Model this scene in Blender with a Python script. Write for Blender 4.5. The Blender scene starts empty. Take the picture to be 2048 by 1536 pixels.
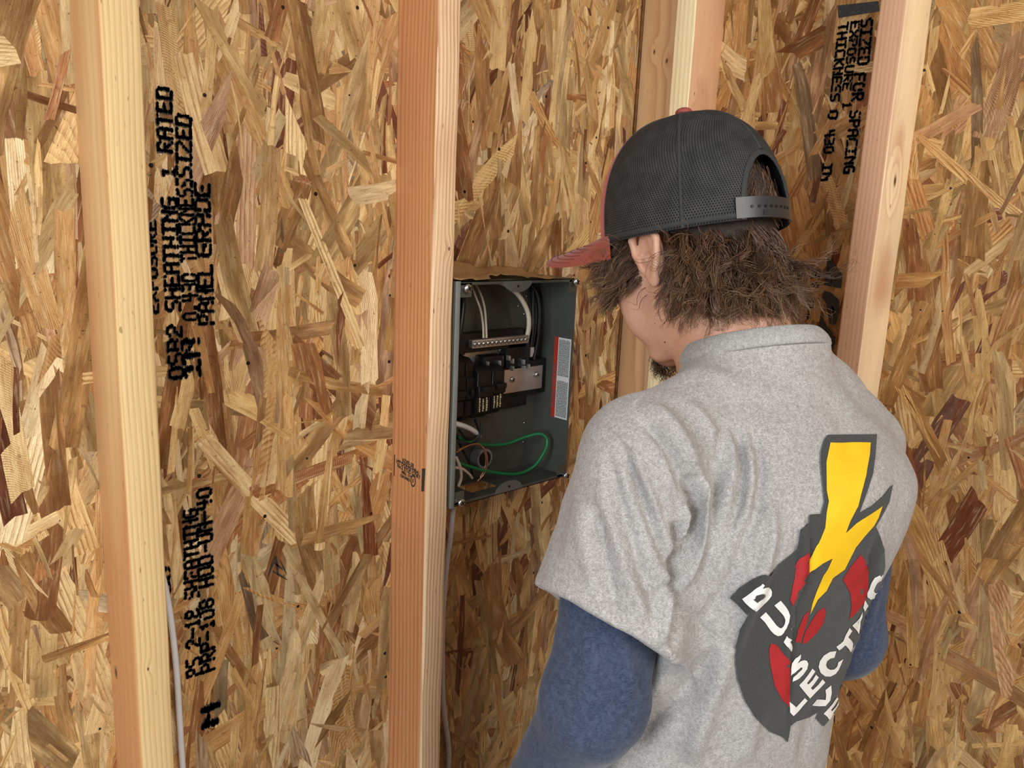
import bpy, bmesh, math, random
import numpy as np
from mathutils import Vector, Matrix
from mathutils.bvhtree import BVHTree
from mathutils import geometry as mgeo

C = bpy.context.scene.collection
random.seed(7)
rng = np.random.default_rng(7)

# ------------------------------------------------------------------ camera
CF, YAW, PITCH, ROLL = 1605.5, 0.7775, 0.2007, 0.0441
CAMP = np.array([0.0, -0.956, 1.62])
_cy, _sy, _cp, _sp = math.cos(YAW), math.sin(YAW), math.cos(PITCH), math.sin(PITCH)
FW = np.array([_sy*_cp, _cy*_cp, -_sp])
_r = np.array([_cy, -_sy, 0.0]); _u = np.cross(_r, FW)
RT = math.cos(ROLL)*_r + math.sin(ROLL)*_u
UP = -math.sin(ROLL)*_r + math.cos(ROLL)*_u
cd = bpy.data.cameras.new('camera'); cam = bpy.data.objects.new('camera', cd); C.objects.link(cam)
cd.sensor_width = 36; cd.lens = CF/2048*36; cd.clip_start = 0.02
cam.matrix_world = Matrix(((RT[0], UP[0], -FW[0], CAMP[0]), (RT[1], UP[1], -FW[1], CAMP[1]),
                           (RT[2], UP[2], -FW[2], CAMP[2]), (0, 0, 0, 1)))
bpy.context.scene.camera = cam

# ------------------------------------------------------------------ light and exposure
sc = bpy.context.scene
sc.view_settings.view_transform = 'Standard'; sc.view_settings.look = 'None'
sc.view_settings.gamma = 1; sc.view_settings.use_curve_mapping = False
sc.view_settings.exposure = -0.10
world = bpy.data.worlds.new('overcast_sky'); sc.world = world; world.use_nodes = True
bg = world.node_tree.nodes['Background']; bg.inputs[0].default_value = (0.80, 0.88, 1.0, 1); bg.inputs[1].default_value = 0.26

def area(name, loc, target, sx, sy, power, col):
    l = bpy.data.lights.new(name, 'AREA'); l.shape = 'RECTANGLE'; l.size = sx; l.size_y = sy
    l.energy = power; l.color = col
    o = bpy.data.objects.new(name, l); C.objects.link(o); o.location = loc
    o.rotation_euler = (Vector(target)-Vector(loc)).to_track_quat('-Z', 'Y').to_euler()
    return o
area('doorway_daylight', (-0.1, -3.1, 2.75), (0.7, -0.1, 1.6), 2.0, 1.2, 84, (1.0, 0.95, 0.88))
area('side_sleeve_fill', (-1.5, -1.0, 1.75), (0.5, -0.55, 1.3), .8, 1.0, 39, (0.84, 0.92, 1.0))  # cool fill lamp added at the left to brighten the sleeve

# ------------------------------------------------------------------ helpers
def V(a): return Vector((float(a[0]), float(a[1]), float(a[2])))
def ray(px, py):
    return FW + (px-1024)/CF*RT + (768-py)/CF*UP
def at(px, py, d):
    "point seen at pixel (px,py) at depth d in front of the camera"
    return CAMP + d*ray(px, py)
def on(px, py, axis, val):
    "point where the line of sight meets the plane axis=val"
    r = ray(px, py); return CAMP + (val-CAMP[axis])/r[axis]*r
def project(P):
    v = np.asarray(P, float)-CAMP; z = v@FW
    return 1024+CF*(v@RT)/z, 768-CF*(v@UP)/z, z

def link(name, me, mat=None, parent=None):
    o = bpy.data.objects.new(name, me); C.objects.link(o)
    if mat is not None:
        if isinstance(mat, (list, tuple)):
            for m in mat: me.materials.append(m)
        else: me.materials.append(mat)
    if parent is not None: o.parent = parent
    return o
def smooth(o, ang=None):
    me = o.data
    me.polygons.foreach_set('use_smooth', [True]*len(me.polygons))
    if ang is not None:
        me.set_sharp_from_angle(angle=math.radians(ang))
    return o
def mesh(name, vs, fs, mat=None, parent=None, sm=False):
    me = bpy.data.meshes.new(name); me.from_pydata([tuple(map(float, v)) for v in vs], [], fs); me.update()
    o = link(name, me, mat, parent)
    if sm: smooth(o, sm if sm is not True else None)
    return o
def bmobj(name, bm, mat=None, parent=None, sm=None):
    me = bpy.data.meshes.new(name); bm.to_mesh(me); bm.free()
    o = link(name, me, mat, parent)
    if sm: smooth(o, sm)
    return o
def empty(name, loc, parent=None):
    o = bpy.data.objects.new(name, None); C.objects.link(o); o.location = loc; o.empty_display_size = .05
    if parent: o.parent = parent
    return o
def tag(o, label=None, cat=None, group=None, kind=None):
    if label: o['label'] = label
    if cat: o['category'] = cat
    if group: o['group'] = group
    if kind: o['kind'] = kind
    return o
def bx(bm, lo, hi, bev=0.0, seg=2):
    r = bmesh.ops.create_cube(bm, size=1)
    vs = r['verts']
    for v in vs:
        v.co = Vector([lo[i] + (v.co[i]+.5)*(hi[i]-lo[i]) for i in range(3)])
    if bev > 0:
        es = list({e for v in vs for e in v.link_edges})
        bmesh.ops.bevel(bm, geom=es, offset=bev, segments=seg, affect='EDGES', profile=.5)
    return bm
def cylinder(bm, p0, p1, r0, r1=None, n=16):
    r1 = r0 if r1 is None else r1
    p0, p1 = V(p0), V(p1); d = p1-p0; L = d.length
    m = Matrix.Translation((p0+p1)/2) @ d.to_track_quat('Z', 'Y').to_matrix().to_4x4()
    bmesh.ops.create_cone(bm, cap_ends=True, segments=n, radius1=r0, radius2=r1, depth=L, matrix=m)
    return bm
def catmull(P, n=8):
    P = [np.asarray(p, float) for p in P]; out = []
    Q = [2*P[0]-P[1]]+P+[2*P[-1]-P[-2]]
    for i in range(1, len(Q)-2):
        for k in range(n):
            t = k/n
            out.append(.5*((2*Q[i])+(-Q[i-1]+Q[i+1])*t+(2*Q[i-1]-5*Q[i]+4*Q[i+1]-Q[i+2])*t*t+(-Q[i-1]+3*Q[i]-3*Q[i+1]+Q[i+2])*t**3))
    out.append(P[-1]); return out
def tube(name, pts, r, mat, parent=None, n=10, sub=8, flat=1.0):
    P = catmull(pts, sub); vs = []; fs = []
    up = np.array([0.13, 0.2, 1.0]); m = len(P)
    for i, p in enumerate(P):
        t = P[min(i+1, m-1)]-P[max(i-1, 0)]; t /= np.linalg.norm(t)+1e-12
        a = np.cross(t, up); a /= np.linalg.norm(a)+1e-12; b = np.cross(a, t); up = b
        rr = r(i/(m-1)) if callable(r) else r
        for k in range(n):
            w = 2*math.pi*k/n
            vs.append(p+rr*(math.cos(w)*a*flat+math.sin(w)*b))
    for i in range(m-1):
        for k in range(n):
            fs.append((i*n+k, i*n+(k+1) % n, (i+1)*n+(k+1) % n, (i+1)*n+k))
    fs.append(tuple(range(n))[::-1]); fs.append(tuple((m-1)*n+k for k in range(n)))
    return mesh(name, vs, fs, mat, parent, sm=50)

# ------------------------------------------------------------------ materials
def newmat(name):
    m = bpy.data.materials.new(name); m.use_nodes = True
    nt = m.node_tree; b = nt.nodes['Principled BSDF']
    return m, nt, b
class NB:
    "small node builder"
    def __init__(s, nt): s.nt = nt
    def n(s, t, **k):
        o = s.nt.nodes.new(t)
        for a, v in k.items():
            if a == 'i':
                for kk, vv in v.items():
                    if isinstance(vv, bpy.types.NodeSocket): s.nt.links.new(vv, o.inputs[kk])
                    else: o.inputs[kk].default_value = vv
            else: setattr(o, a, v)
        return o
    def m(s, op, a, b=0.0, c=None, clamp=False):
        d = {0: a, 1: b}
        if c is not None: d[2] = c
        return s.n('ShaderNodeMath', operation=op, use_clamp=clamp, i=d).outputs[0]
    def v(s, op, a, b=(0, 0, 0)):
        return s.n('ShaderNodeVectorMath', operation=op, i={0: a, 1: b}).outputs[0]
    def noise(s, vec, scale, detail=3, rough=.5, dist=0):
        return s.n('ShaderNodeTexNoise', i={'Vector': vec, 'Scale': scale, 'Detail': detail, 'Roughness': rough, 'Distortion': dist}).outputs[0]
    def mix(s, f, a, b, bt='MIX'):
        o = s.n('ShaderNodeMix', data_type='RGBA', blend_type=bt)
        for sock, val in ((o.inputs[0], f), (o.inputs[6], a), (o.inputs[7], b)):
            if isinstance(val, bpy.types.NodeSocket): s.nt.links.new(val, sock)
            else: sock.default_value = val if not isinstance(val, tuple) or len(val) == 4 else (*val, 1)
        return o.outputs[2]
    def ramp(s, f, stops):
        o = s.n('ShaderNodeValToRGB', i={0: f}); e = o.color_ramp.elements
        while len(e) > 1: e.remove(e[-1])
        e[0].position = stops[0][0]; e[0].color = (*stops[0][1], 1)
        for p, c in stops[1:]:
            x = e.new(p); x.color = (*c, 1)
        return o.outputs[0]
    def mr(s, f, a, b, c=0.0, d=1.0):
        return s.n('ShaderNodeMapRange', i={0: f, 1: a, 2: b, 3: c, 4: d}).outputs[0]
    def bump(s, h, st=.3, dist=.001):
        return s.n('ShaderNodeBump', i={'Height': h, 'Strength': st, 'Distance': dist}).outputs[0]
def lin(r, g, b):
    f = lambda c: ((c/255+.055)/1.055)**2.4 if c > 10 else c/255/12.92
    return (f(r), f(g), f(b))
def plain(name, col, rough=.5, metal=0.0, noise=0.0, scale=40, bump=0.0, spec=.5):
    m, nt, b = newmat(name); N = NB(nt)
    tc = N.n('ShaderNodeTexCoord').outputs['Object']
    nz = N.noise(tc, scale, 4)
    c = N.mix(N.mr(nz, .3, .7), tuple(x*(1-noise) for x in col), tuple(min(1, x*(1+noise)) for x in col))
    nt.links.new(c, b.inputs['Base Color'])
    b.inputs['Roughness'].default_value = rough; b.inputs['Metallic'].default_value = metal
    b.inputs['Specular IOR Level'].default_value = spec
    if bump: nt.links.new(N.bump(nz, bump, .0015), b.inputs['Normal'])
    return m

def lumber(name, light, dark, pith=(.05, -.03), period=.0042, seed=0.0, knots=(), band=None, tilt=0.0, contrast=1.0):
    "softwood with growth rings about a pith axis; band=(axis,pos,width,colour) gives one face or a sapwood edge its own tone"
    m, nt, b = newmat(name); N = NB(nt)
    tc = N.n('ShaderNodeTexCoord').outputs['Object']
    sp = N.n('ShaderNodeSeparateXYZ', i={0: tc}); x, y, z = sp.outputs
    wob = N.noise(N.v('ADD', N.v('MULTIPLY', tc, (5, 5, .9)), (seed, seed*1.7, seed)), 1.0, 2)
    wob2 = N.noise(N.v('ADD', N.v('MULTIPLY', tc, (60, 60, 4)), (seed, 0, seed)), 1.0, 2)
    xx = N.m('ADD', N.m('SUBTRACT', x, pith[0]), N.m('MULTIPLY', z, tilt))
    yy = N.m('SUBTRACT', y, pith[1])
    r = N.m('SQRT', N.m('ADD', N.m('MULTIPLY', xx, xx), N.m('MULTIPLY', yy, yy)))
    r = N.m('ADD', r, N.m('MULTIPLY', wob, .030))
    r = N.m('ADD', r, N.m('MULTIPLY', wob2, .0012))
    ktot = None
    for (kx, ky, kz, kr) in knots:
        d = N.n('ShaderNodeVectorMath', operation='DISTANCE', i={0: N.v('MULTIPLY', tc, (1, 1, .55)), 1: (kx, ky, kz*.55)}).outputs['Value']
        g = N.m('POWER', 2.718, N.m('MULTIPLY', N.m('MULTIPLY', d, d), -1/(kr*kr*3)))
        r = N.m('ADD', r, N.m('MULTIPLY', g, kr*1.1))
        k = N.mr(d, kr*.5, kr*.16)
        ktot = k if ktot is None else N.m('MAXIMUM', ktot, k)
    s = N.m('FRACT', N.m('DIVIDE', r, period))
    late = N.mr(s, .35, .93); late = N.m('MULTIPLY', late, N.mr(s, 1.0, .94))
    late = N.m('MULTIPLY', late, N.mr(N.noise(N.v('MULTIPLY', tc, (9, 9, 1.3)), 4.0, 2), .25, .65, .45, 1.0))
    late = N.m('MULTIPLY', late, .8*contrast)
    fib = N.noise(N.v('MULTIPLY', tc, (900, 900, 18)), 1.0, 3)
    big = N.noise(N.v('ADD', N.v('MULTIPLY', tc, (12, 12, 1.6)), (seed, seed, 0)), 1.0, 3)
    base = N.mix(N.mr(big, .3, .7), light, tuple(a*.72+c*.28 for a, c in zip(light, dark)))
    if band:
        ax, pos, wd, bc = band
        cc = (x, y)[ax]; e = N.m('ADD', cc, N.m('MULTIPLY', N.m('SUBTRACT', wob, .5), .012))
        base = N.mix(N.mr(e, pos-wd/2, pos+wd/2), bc, base)
    col = N.mix(late, base, dark)
    col = N.mix(N.mr(fib, .35, .75, 0, .22), col, tuple(c*.6 for c in dark))
    pit = N.mr(N.noise(N.v('MULTIPLY', tc, (300, 300, 60)), 1.0, 1), .74, .80, 0, .6)
    col = N.mix(pit, col, tuple(c*.35 for c in dark))
    if ktot is not None: col = N.mix(ktot, col, (.10, .045, .02))
    nt.links.new(col, b.inputs['Base Color']); b.inputs['Roughness'].default_value = .62
    b.inputs['Specular IOR Level'].default_value = .3
    h = N.m('ADD', N.m('MULTIPLY', fib, .35), N.m('MULTIPLY', late, -.6))
    nt.links.new(N.bump(h, .35, .0008), b.inputs['Normal'])
    return m

def strand_material(name, gain=1.0):
    m, nt, b = newmat(name); N = NB(nt)
    uv = N.n('ShaderNodeUVMap', uv_map='grain').outputs[0]
    tint = N.n('ShaderNodeVertexColor', layer_name='tint').outputs[0]
    geo = N.n('ShaderNodeNewGeometry').outputs['Position']
    dis = N.noise(N.v('MULTIPLY', uv, (9, 45, 1)), 1.0, 3)
    su = N.n('ShaderNodeSeparateXYZ', i={0: uv})
    vv = N.m('ADD', su.outputs[1], N.m('MULTIPLY', dis, .010))
    per = N.mr(N.noise(N.v('MULTIPLY', uv, (.35, .35, 1)), 1.0, 0), .35, .65, .0016, .0060)
    s = N.m('FRACT', N.m('DIVIDE', vv, per))
    line = N.m('MULTIPLY', N.mr(s, .35, .88), N.mr(s, 1.0, .92))
    fade = N.mr(N.noise(N.v('MULTIPLY', uv, (12, 50, 1)), 1.0, 3), .32, .60)
    line = N.m('MULTIPLY', line, N.m('MULTIPLY', fade, .95))
    fib = N.noise(N.v('MULTIPLY', uv, (55, 900, 1)), 1.0, 4, .65)
    fib2 = N.noise(N.v('MULTIPLY', uv, (26, 260, 1)), 1.0, 3, .6)
    blot = N.noise(N.v('MULTIPLY', uv, (14, 40, 1)), 1.0, 4)
    pore = N.mr(N.noise(N.v('MULTIPLY', uv, (380, 1100, 1)), 1.0, 2), .60, .70, 0, .60)
    tan = N.mix(1.0, tint, (.52, .36, .22, 1), 'MULTIPLY')
    col = N.mix(line, tint, tan)
    col = N.mix(N.mr(fib, .42, .70, 0, .60), col, N.mix(1.0, col, (.50, .38, .27, 1), 'MULTIPLY'))
    col = N.mix(N.mr(fib2, .50, .72, 0, .55), col, N.mix(1.0, col, (.58, .44, .32, 1), 'MULTIPLY'))
    col = N.mix(N.mr(fib2, .46, .30, 0, .40), col, lin(240, 216, 166))
    col = N.mix(N.mr(blot, .46, .70, 0, .65), col, N.mix(1.0, col, (.60, .45, .32, 1), 'MULTIPLY'))
    grey = N.mr(N.noise(N.v('MULTIPLY', uv, (5, 22, 1)), 1.0, 2), .68, .76, 0, .55)
    col = N.mix(grey, col, N.mix(1.0, col, (.50, .56, .58, 1), 'MULTIPLY'))
    col = N.mix(pore, col, N.mix(1.0, col, (.40, .27, .18, 1), 'MULTIPLY'))
    fleck = N.mr(N.noise(geo, 130.0, 3, .65), .62, .70, 0, .55)
    col = N.mix(fleck, col, N.mix(1.0, col, (.48, .33, .22, 1), 'MULTIPLY'))
    stain = N.mr(N.noise(geo, 240.0, 2, .6), .70, .76, 0, .85)
    col = N.mix(stain, col, (.045, .020, .010, 1))
    vo = N.n('ShaderNodeTexVoronoi', i={'Vector': geo, 'Scale': 30.0, 'Randomness': 1.0})
    rc = N.n('ShaderNodeSeparateColor', i={0: vo.outputs['Color']})
    spot = N.m('MULTIPLY', N.m('LESS_THAN', vo.outputs['Distance'], N.m('MULTIPLY', rc.outputs[1], .085)), N.m('GREATER_THAN', rc.outputs[0], .45))
    col = N.mix(spot, col, (.018, .008, .006, 1))
    nt.links.new(col, b.inputs['Base Color'])
    b.inputs['Roughness'].default_value = .48; b.inputs['Specular IOR Level'].default_value = .35
    h = N.m('SUBTRACT', N.m('ADD', N.m('MULTIPLY', fib, .5), N.m('MULTIPLY', fib2, .5)), N.m('MULTIPLY', line, .6))
    nt.links.new(N.bump(h, .8, .0010), b.inputs['Normal'])
    return m

M = {}
M['strand'] = strand_material('osb_strands')
M['board'] = plain('osb_board', lin(150, 100, 55), .7, noise=.35, scale=60, bump=.4)
M['ink'] = plain('black_ink', (.026, .027, .024), .55, noise=.5, scale=300)
M['concrete'] = plain('concrete', (.26, .23, .20), .85, noise=.12, scale=6, bump=.2)
M['galv'] = plain('grey_enamel', (.076, .076, .060), .40, noise=.07, scale=9)
M['steel'] = plain('zinc_steel', (.62, .62, .60), .28, 1.0, noise=.08, scale=60)
M['black'] = plain('black_plastic', (.008, .008, .008), .38, noise=.2, spec=.35)
M['breaker'] = plain('breaker_black', (.010, .008, .007), .4, noise=.2, spec=.3)
M['alu'] = plain('aluminium_bus', (.60, .56, .50), .38, .85, noise=.1, scale=30)
M['sheath_white'] = plain('white_sheath', lin(214, 212, 210), .5, noise=.04)
M['sheath_tan'] = plain('neutral_wire', lin(205, 190, 165), .45, noise=.05)
M['green'] = plain('green_wire', (.006, .16, .045), .35, noise=.1)
M['copper'] = plain('copper', (.70, .36, .20), .35, .9, noise=.15)
M['paper_white'] = plain('label_white', lin(215, 212, 205), .6, noise=.03)
M['red'] = plain('label_red', lin(178, 50, 30), .5, noise=.03)
M['label_ink'] = plain('label_ink', (.08, .08, .08), .6)

# ------------------------------------------------------------------ setting
DS, SS = .0889, .0381
W2 = 1.2943
def osb_strands(name, origin, ud, vd, nd, u0, u1, v0, v1, n, parent, seed, vert=0.74, hue=(1, 1, 1)):
    "thousands of thin pressed wood strands, each an irregular flake with its own edges, tint and grain direction"
    R = np.random.default_rng(seed)
    vs, fs, uvs, cols = [], [], [], []
    pal = [(lin(236, 202, 140), .27), (lin(244, 216, 160), .16), (lin(220, 176, 114), .24), (lin(204, 156, 98), .13),
           (lin(178, 124, 76), .08), (lin(134, 80, 50), .045), (lin(212, 172, 132), .05), (lin(180, 156, 126), .012), (lin(250, 230, 184), .06)]
    pp = np.array([p for _, p in pal]); pp /= pp.sum()
    o = np.asarray(origin, float); ud = np.asarray(ud, float); vd = np.asarray(vd, float); nd = np.asarray(nd, float)
    for i in range(n):
        cu, cv = R.uniform(u0, u1), R.uniform(v0, v1)
        frac = i/n
        small = R.random() < .45
        L = R.uniform(.035, .11) if small else R.uniform(.09, .24)
        Wd = R.uniform(.002, .009) if small else R.uniform(.010, .036)
        if R.random() < vert: an = math.pi/2 + R.normal(0, .24)
        else: an = R.uniform(0, math.pi)
        if R.random() < .12: Wd *= 1.35
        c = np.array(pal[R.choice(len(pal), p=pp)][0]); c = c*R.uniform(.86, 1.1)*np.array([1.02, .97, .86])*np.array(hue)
        if frac < .3: c = c*.75
        ca, sa = math.cos(an), math.sin(an)
        ne = 4
        ends = []
        sk1, sk2 = R.normal(0, .35), R.normal(0, .35)
        if R.random() < .3: sk1 += R.choice([-1, 1])*1.4
        tp = R.uniform(.25, 1.0) if R.random() < .45 else R.uniform(.8, 1.0)
        bend = R.normal(0, .05)
        for k in range(ne+1):
            t = k/ne-.5
            ends.append((L/2+t*Wd*sk1+R.normal(0, .035)*Wd*1.6, t*Wd*tp))
        mid1 = [(R.uniform(.1, .3)*L, Wd*.5*R.uniform(.88, 1.06)), (-R.uniform(.05, .3)*L, Wd*.5*R.uniform(.88, 1.08))]
        e2 = []
        for k in range(ne+1):
            t = .5-k/ne
            e2.append((-L/2+t*Wd*sk2+R.normal(0, .035)*Wd*1.6, t*Wd))
        mid2 = [(-R.uniform(.05, .3)*L, -Wd*.5*R.uniform(.88, 1.06)), (R.uniform(.1, .3)*L, -Wd*.5*R.uniform(.88, 1.06))]
        P = ends+mid1+e2+mid2
        z0 = .0004+.0012*frac+R.uniform(0, .0003)
        s1, s2 = R.normal(0, .002), R.normal(0, .010)
        b0 = len(vs); m_ = len(P)
        offu, offv = R.uniform(0, 30), R.uniform(0, 30)
        ring = []
        for (a, bb) in P:
            bb2 = bb+bend*a*a/L*2
            uu = cu+a*ca-bb2*sa; v_ = cv+a*sa+bb2*ca
            uu = min(max(uu, u0), u1)
            z = z0+s1*a+s2*bb; z = max(z, .0002)
            ring.append((uu, v_, z, a, bb))
        for (uu, v_, z, a, bb) in ring:
            vs.append(o+uu*ud+v_*vd+z*nd)
        for (uu, v_, z, a, bb) in ring:
            vs.append(o+uu*ud+v_*vd-.001*nd)
        fs.append(tuple(range(b0, b0+m_)))
        uvs += [(a+offu, bb+offv) for (_, _, _, a, bb) in ring]
        cols += [c]*m_
        for k in range(m_):
            k2 = (k+1) % m_
            fs.append((b0+k, b0+m_+k, b0+m_+k2, b0+k2))
            A_, B_ = ring[k], ring[k2]
            uvs += [(A_[3]+offu, A_[4]+offv), (A_[3]+offu, A_[4]+offv), (B_[3]+offu, B_[4]+offv), (B_[3]+offu, B_[4]+offv)]
            cols += [c*.6]*4
    me = bpy.data.meshes.new(name); me.from_pydata([tuple(v) for v in vs], [], fs); me.update()
    uvl = me.uv_layers.new(name='grain'); uvl.data.foreach_set('uv', np.array(uvs, dtype=np.float32).ravel())
    ca_ = me.color_attributes.new(name='tint', type='FLOAT_COLOR', domain='CORNER')
    cc = np.ones((len(cols), 4), dtype=np.float32); cc[:, :3] = np.array(cols); ca_.data.foreach_set('color', cc.ravel())
    ob = link(name, me, M['strand'], parent); ob['kind'] = 'stuff'
    return ob

bm = bmesh.new(); bx(bm, (-1.0, 0, 0), (1.2212, .0115, 2.44)); wb = bmobj('wall_back', bm, M['board']); wb['kind'] = 'structure'
bm = bmesh.new(); bx(bm, (-1.0, .0120, 0), (W2+.012, .0160, 2.44)); bmobj('dark_gap_backing', bm, plain('dark_gap_backing', (.006, .005, .005), .9), wb)  # near-black sheet added to paint the shade inside the corner gap
bm = bmesh.new(); bx(bm, (1.2300, 0, 0), (W2+.012, .0115, 2.44)); bmobj('sheathing_strip', bm, M['board'], wb)
bm = bmesh.new(); bx(bm, (W2, -1.6, 0), (W2+.0115, -.0005, 2.44)); wr = bmobj('wall_right', bm, M['board']); wr['kind'] = 'structure'
bm = bmesh.new(); bx(bm, (-1.6, -4.2, -.1), (W2+.012, .02, 0)); fl = bmobj('floor', bm, M['concrete']); fl['kind'] = 'structure'
osb_strands('pressed_wood_strands', (0, 0, 0), (1, 0, 0), (0, 0, 1), (0, -1, 0), -.25, 1.2208, .45, 2.25, 8200, wb, 11, .74, (.95, .955, 1.04))
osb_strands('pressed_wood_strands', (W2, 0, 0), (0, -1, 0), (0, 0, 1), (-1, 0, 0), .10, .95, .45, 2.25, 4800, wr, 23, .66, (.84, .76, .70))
for nm, lo, hi, par in (('bottom_plate', (-1.0, -DS, 0), (W2, 0, SS), wb), ('bottom_plate', (W2-DS, -1.6, 0), (W2, -DS-.001, SS), wr)):
    pass

def stud(x0, x1, y0, y1, mat, label, bev=.0028, warp=0.0, lean=(0, 0), z1=2.40, seed=1):
    R = random.Random(seed)
    bm = bmesh.new(); bx(bm, (x0, y0, .0381), (x1, y1, z1))
    es = [e for e in bm.edges if abs(e.verts[0].co.z-e.verts[1].co.z) > 1]
    bmesh.ops.bevel(bm, geom=es, offset=bev, segments=3, affect='EDGES', profile=.5)
    es = [e for e in bm.edges if abs(e.verts[0].co.z-e.verts[1].co.z) > 1]
    bmesh.ops.subdivide_edges(bm, edges=es, cuts=40)
    cx, cy = (x0+x1)/2, (y0+y1)/2
    ph = R.uniform(0, 6)
    for v in bm.verts:
        t = (v.co.z-1.4)
        s = 1+.004*math.sin(v.co.z*23+ph)+.003*math.sin(v.co.z*57+ph*2)
        v.co.x = cx+(v.co.x-cx)*s+lean[0]*t+warp*math.cos(t*1.4)
        if v.co.y < cy: v.co.y += .0007*math.sin(v.co.z*31+ph)
        v.co.x -= cx; v.co.y -= cy
    o = bmobj('wall_stud', bm, mat, sm=35); o.location = (cx, cy, 0)
    tag(o, label, 'stud', 'two by four studs framing the walls')
    return o
XA, XB, XC, YD = .2811, .6920, 1.2291, -.4343
pine_l, pine_d = lin(238, 206, 150), lin(206, 158, 98)
mA = lumber('pine_pale', lin(232, 202, 146), lin(200, 152, 94), pith=(-.40, -.12), period=.0052, seed=1.3, knots=((-.019, .0236, 1.073, .012), (-.0056, -.0445, 1.104, .0032)), band=(0, -.0172, .002, lin(196, 136, 88)), contrast=.85)
mB = lumber('fir_red', lin(214, 152, 100), lin(156, 90, 50), pith=(.30, .20), period=.0048, seed=4.1, knots=((.0089, -.0445, 1.578, .0045),), band=(1, -.0405, .003, lin(244, 208, 164)), contrast=.85)
mC = lumber('pine_knotty', lin(222, 178, 128), lin(182, 130, 82), pith=(-.10, .03), period=.0075, seed=7.7, knots=((-.019, .0139, 1.925, .0062), (-.019, -.0147, 1.907, .0068)), tilt=.01)
mC2 = lumber('fir_pink', lin(232, 184, 142), lin(196, 138, 98), pith=(.02, .5), period=.008, seed=2.2, knots=((-.0264, -.019, 1.846, .0035),), band=(0, -.0425, .001, lin(250, 232, 180)), contrast=.6)
mD = lumber('fir_pink_rough', lin(224, 178, 140), lin(186, 130, 96), pith=(.03, -.35), period=.0062, seed=9.4, knots=((-.0047, -.019, 1.701, .012), (-.011, -.019, 1.665, .004)), band=(1, -.0172, .001, lin(250, 222, 178)), contrast=.7, tilt=.01)
stA = stud(XA, XA+SS, -DS, 0, mA, 'pale yellow pine stud standing at far left, white cable hanging beside it', seed=1)
stB = stud(XB, XB+SS, -DS, 0, mB, 'reddish fir stud with a black grade stamp, beside the breaker panel', seed=2)
stC = stud(XC, XC+SS, -DS, -.0012, mC, 'knotty brown stud standing in the room corner behind the black gap', seed=3)
stC2 = stud(W2-DS, W2, -DS-SS-.0004, -DS-.0004, mC2, 'corner stud with a bright yellow edge strip and pink side, above the cap', bev=.0015, seed=4)
stD = stud(W2-DS, W2, YD-SS, YD, mD, 'pinkish rough stud with a round knot, behind the right shoulder', seed=5)
# white cable running down behind stud A and the sheathed cable below the panel
tag(tube('cable', [on(300, 1010, 1, -.010), on(318, 1120, 1, -.010), on(338, 1215, 1, -.010), on(352, 1330, 1, -.012), on(360, 1450, 1, -.012), on(366, 1545, 1, -.012), (.365, -.012, .6), (.36, -.012, .3), (.35, -.03, .02)], .0040, M['sheath_white']),
    'thin white cable hanging beside the pale pine stud at lower left', 'cable')
tag(tube('cable', [on(909, 1000, 1, -.055), on(905, 1030, 1, -.055), on(900, 1080, 1, -.048), on(893, 1130, 1, -.035), on(885, 1250, 1, -.014), on(886, 1400, 1, -.008), on(895, 1545, 1, -.008), (.752, -.008, .5), (.75, -.02, .02)], .0045, M['sheath_white'], flat=1.0),
    'grey white sheathed cable leaving the bottom of the breaker panel', 'cable')

# ------------------------------------------------------------------ breaker panel
PX0, PW, PZ0, PH, PF, PT = .7318, .2564, CAMP[2]-.4218, .3346, .0919, .0012
PB = .0072
panel = empty('breaker_panel', (PX0+PW/2, -PB, PZ0))
tag(panel, 'open grey metal breaker panel with its cover off, between the studs', 'electrical panel')
def pchild(o):
    o.parent = panel; o.matrix_parent_inverse = Matrix.Translation(panel.location).inverted(); return o
X1, Z1 = PX0+PW, PZ0+PH
yf, yb = -PF, -PB
bm = bmesh.new()
bx(bm, (PX0, yb-PT, PZ0), (X1, yb, Z1))
bx(bm, (PX0, yf, PZ0), (PX0+PT, yb-PT, Z1))
bx(bm, (X1-PT, yf, PZ0), (X1, yb-PT, Z1))
bx(bm, (PX0+PT, yf, Z1-PT), (X1-PT, yb-PT, Z1))
# bottom built round the cable opening
ox0, ox1, oy0, oy1 = PX0+.070, PX0+.125, yf+.030, yf+.066
bx(bm, (PX0+PT, yf, PZ0), (ox0, yb-PT, PZ0+PT)); bx(bm, (ox1, yf, PZ0), (X1-PT, yb-PT, PZ0+PT))
bx(bm, (ox0, yf, PZ0), (ox1, oy0, PZ0+PT)); bx(bm, (ox0, oy1, PZ0), (ox1, yb-PT, PZ0+PT))
# small inward returns at the front rim
for s in (0, 1):
    z = Z1-PT if s else PZ0
    bx(bm, (PX0+PT, yf, z-(.004 if s else 0)), (X1-PT, yf+PT, z+(0 if s else .004)+PT))
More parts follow.
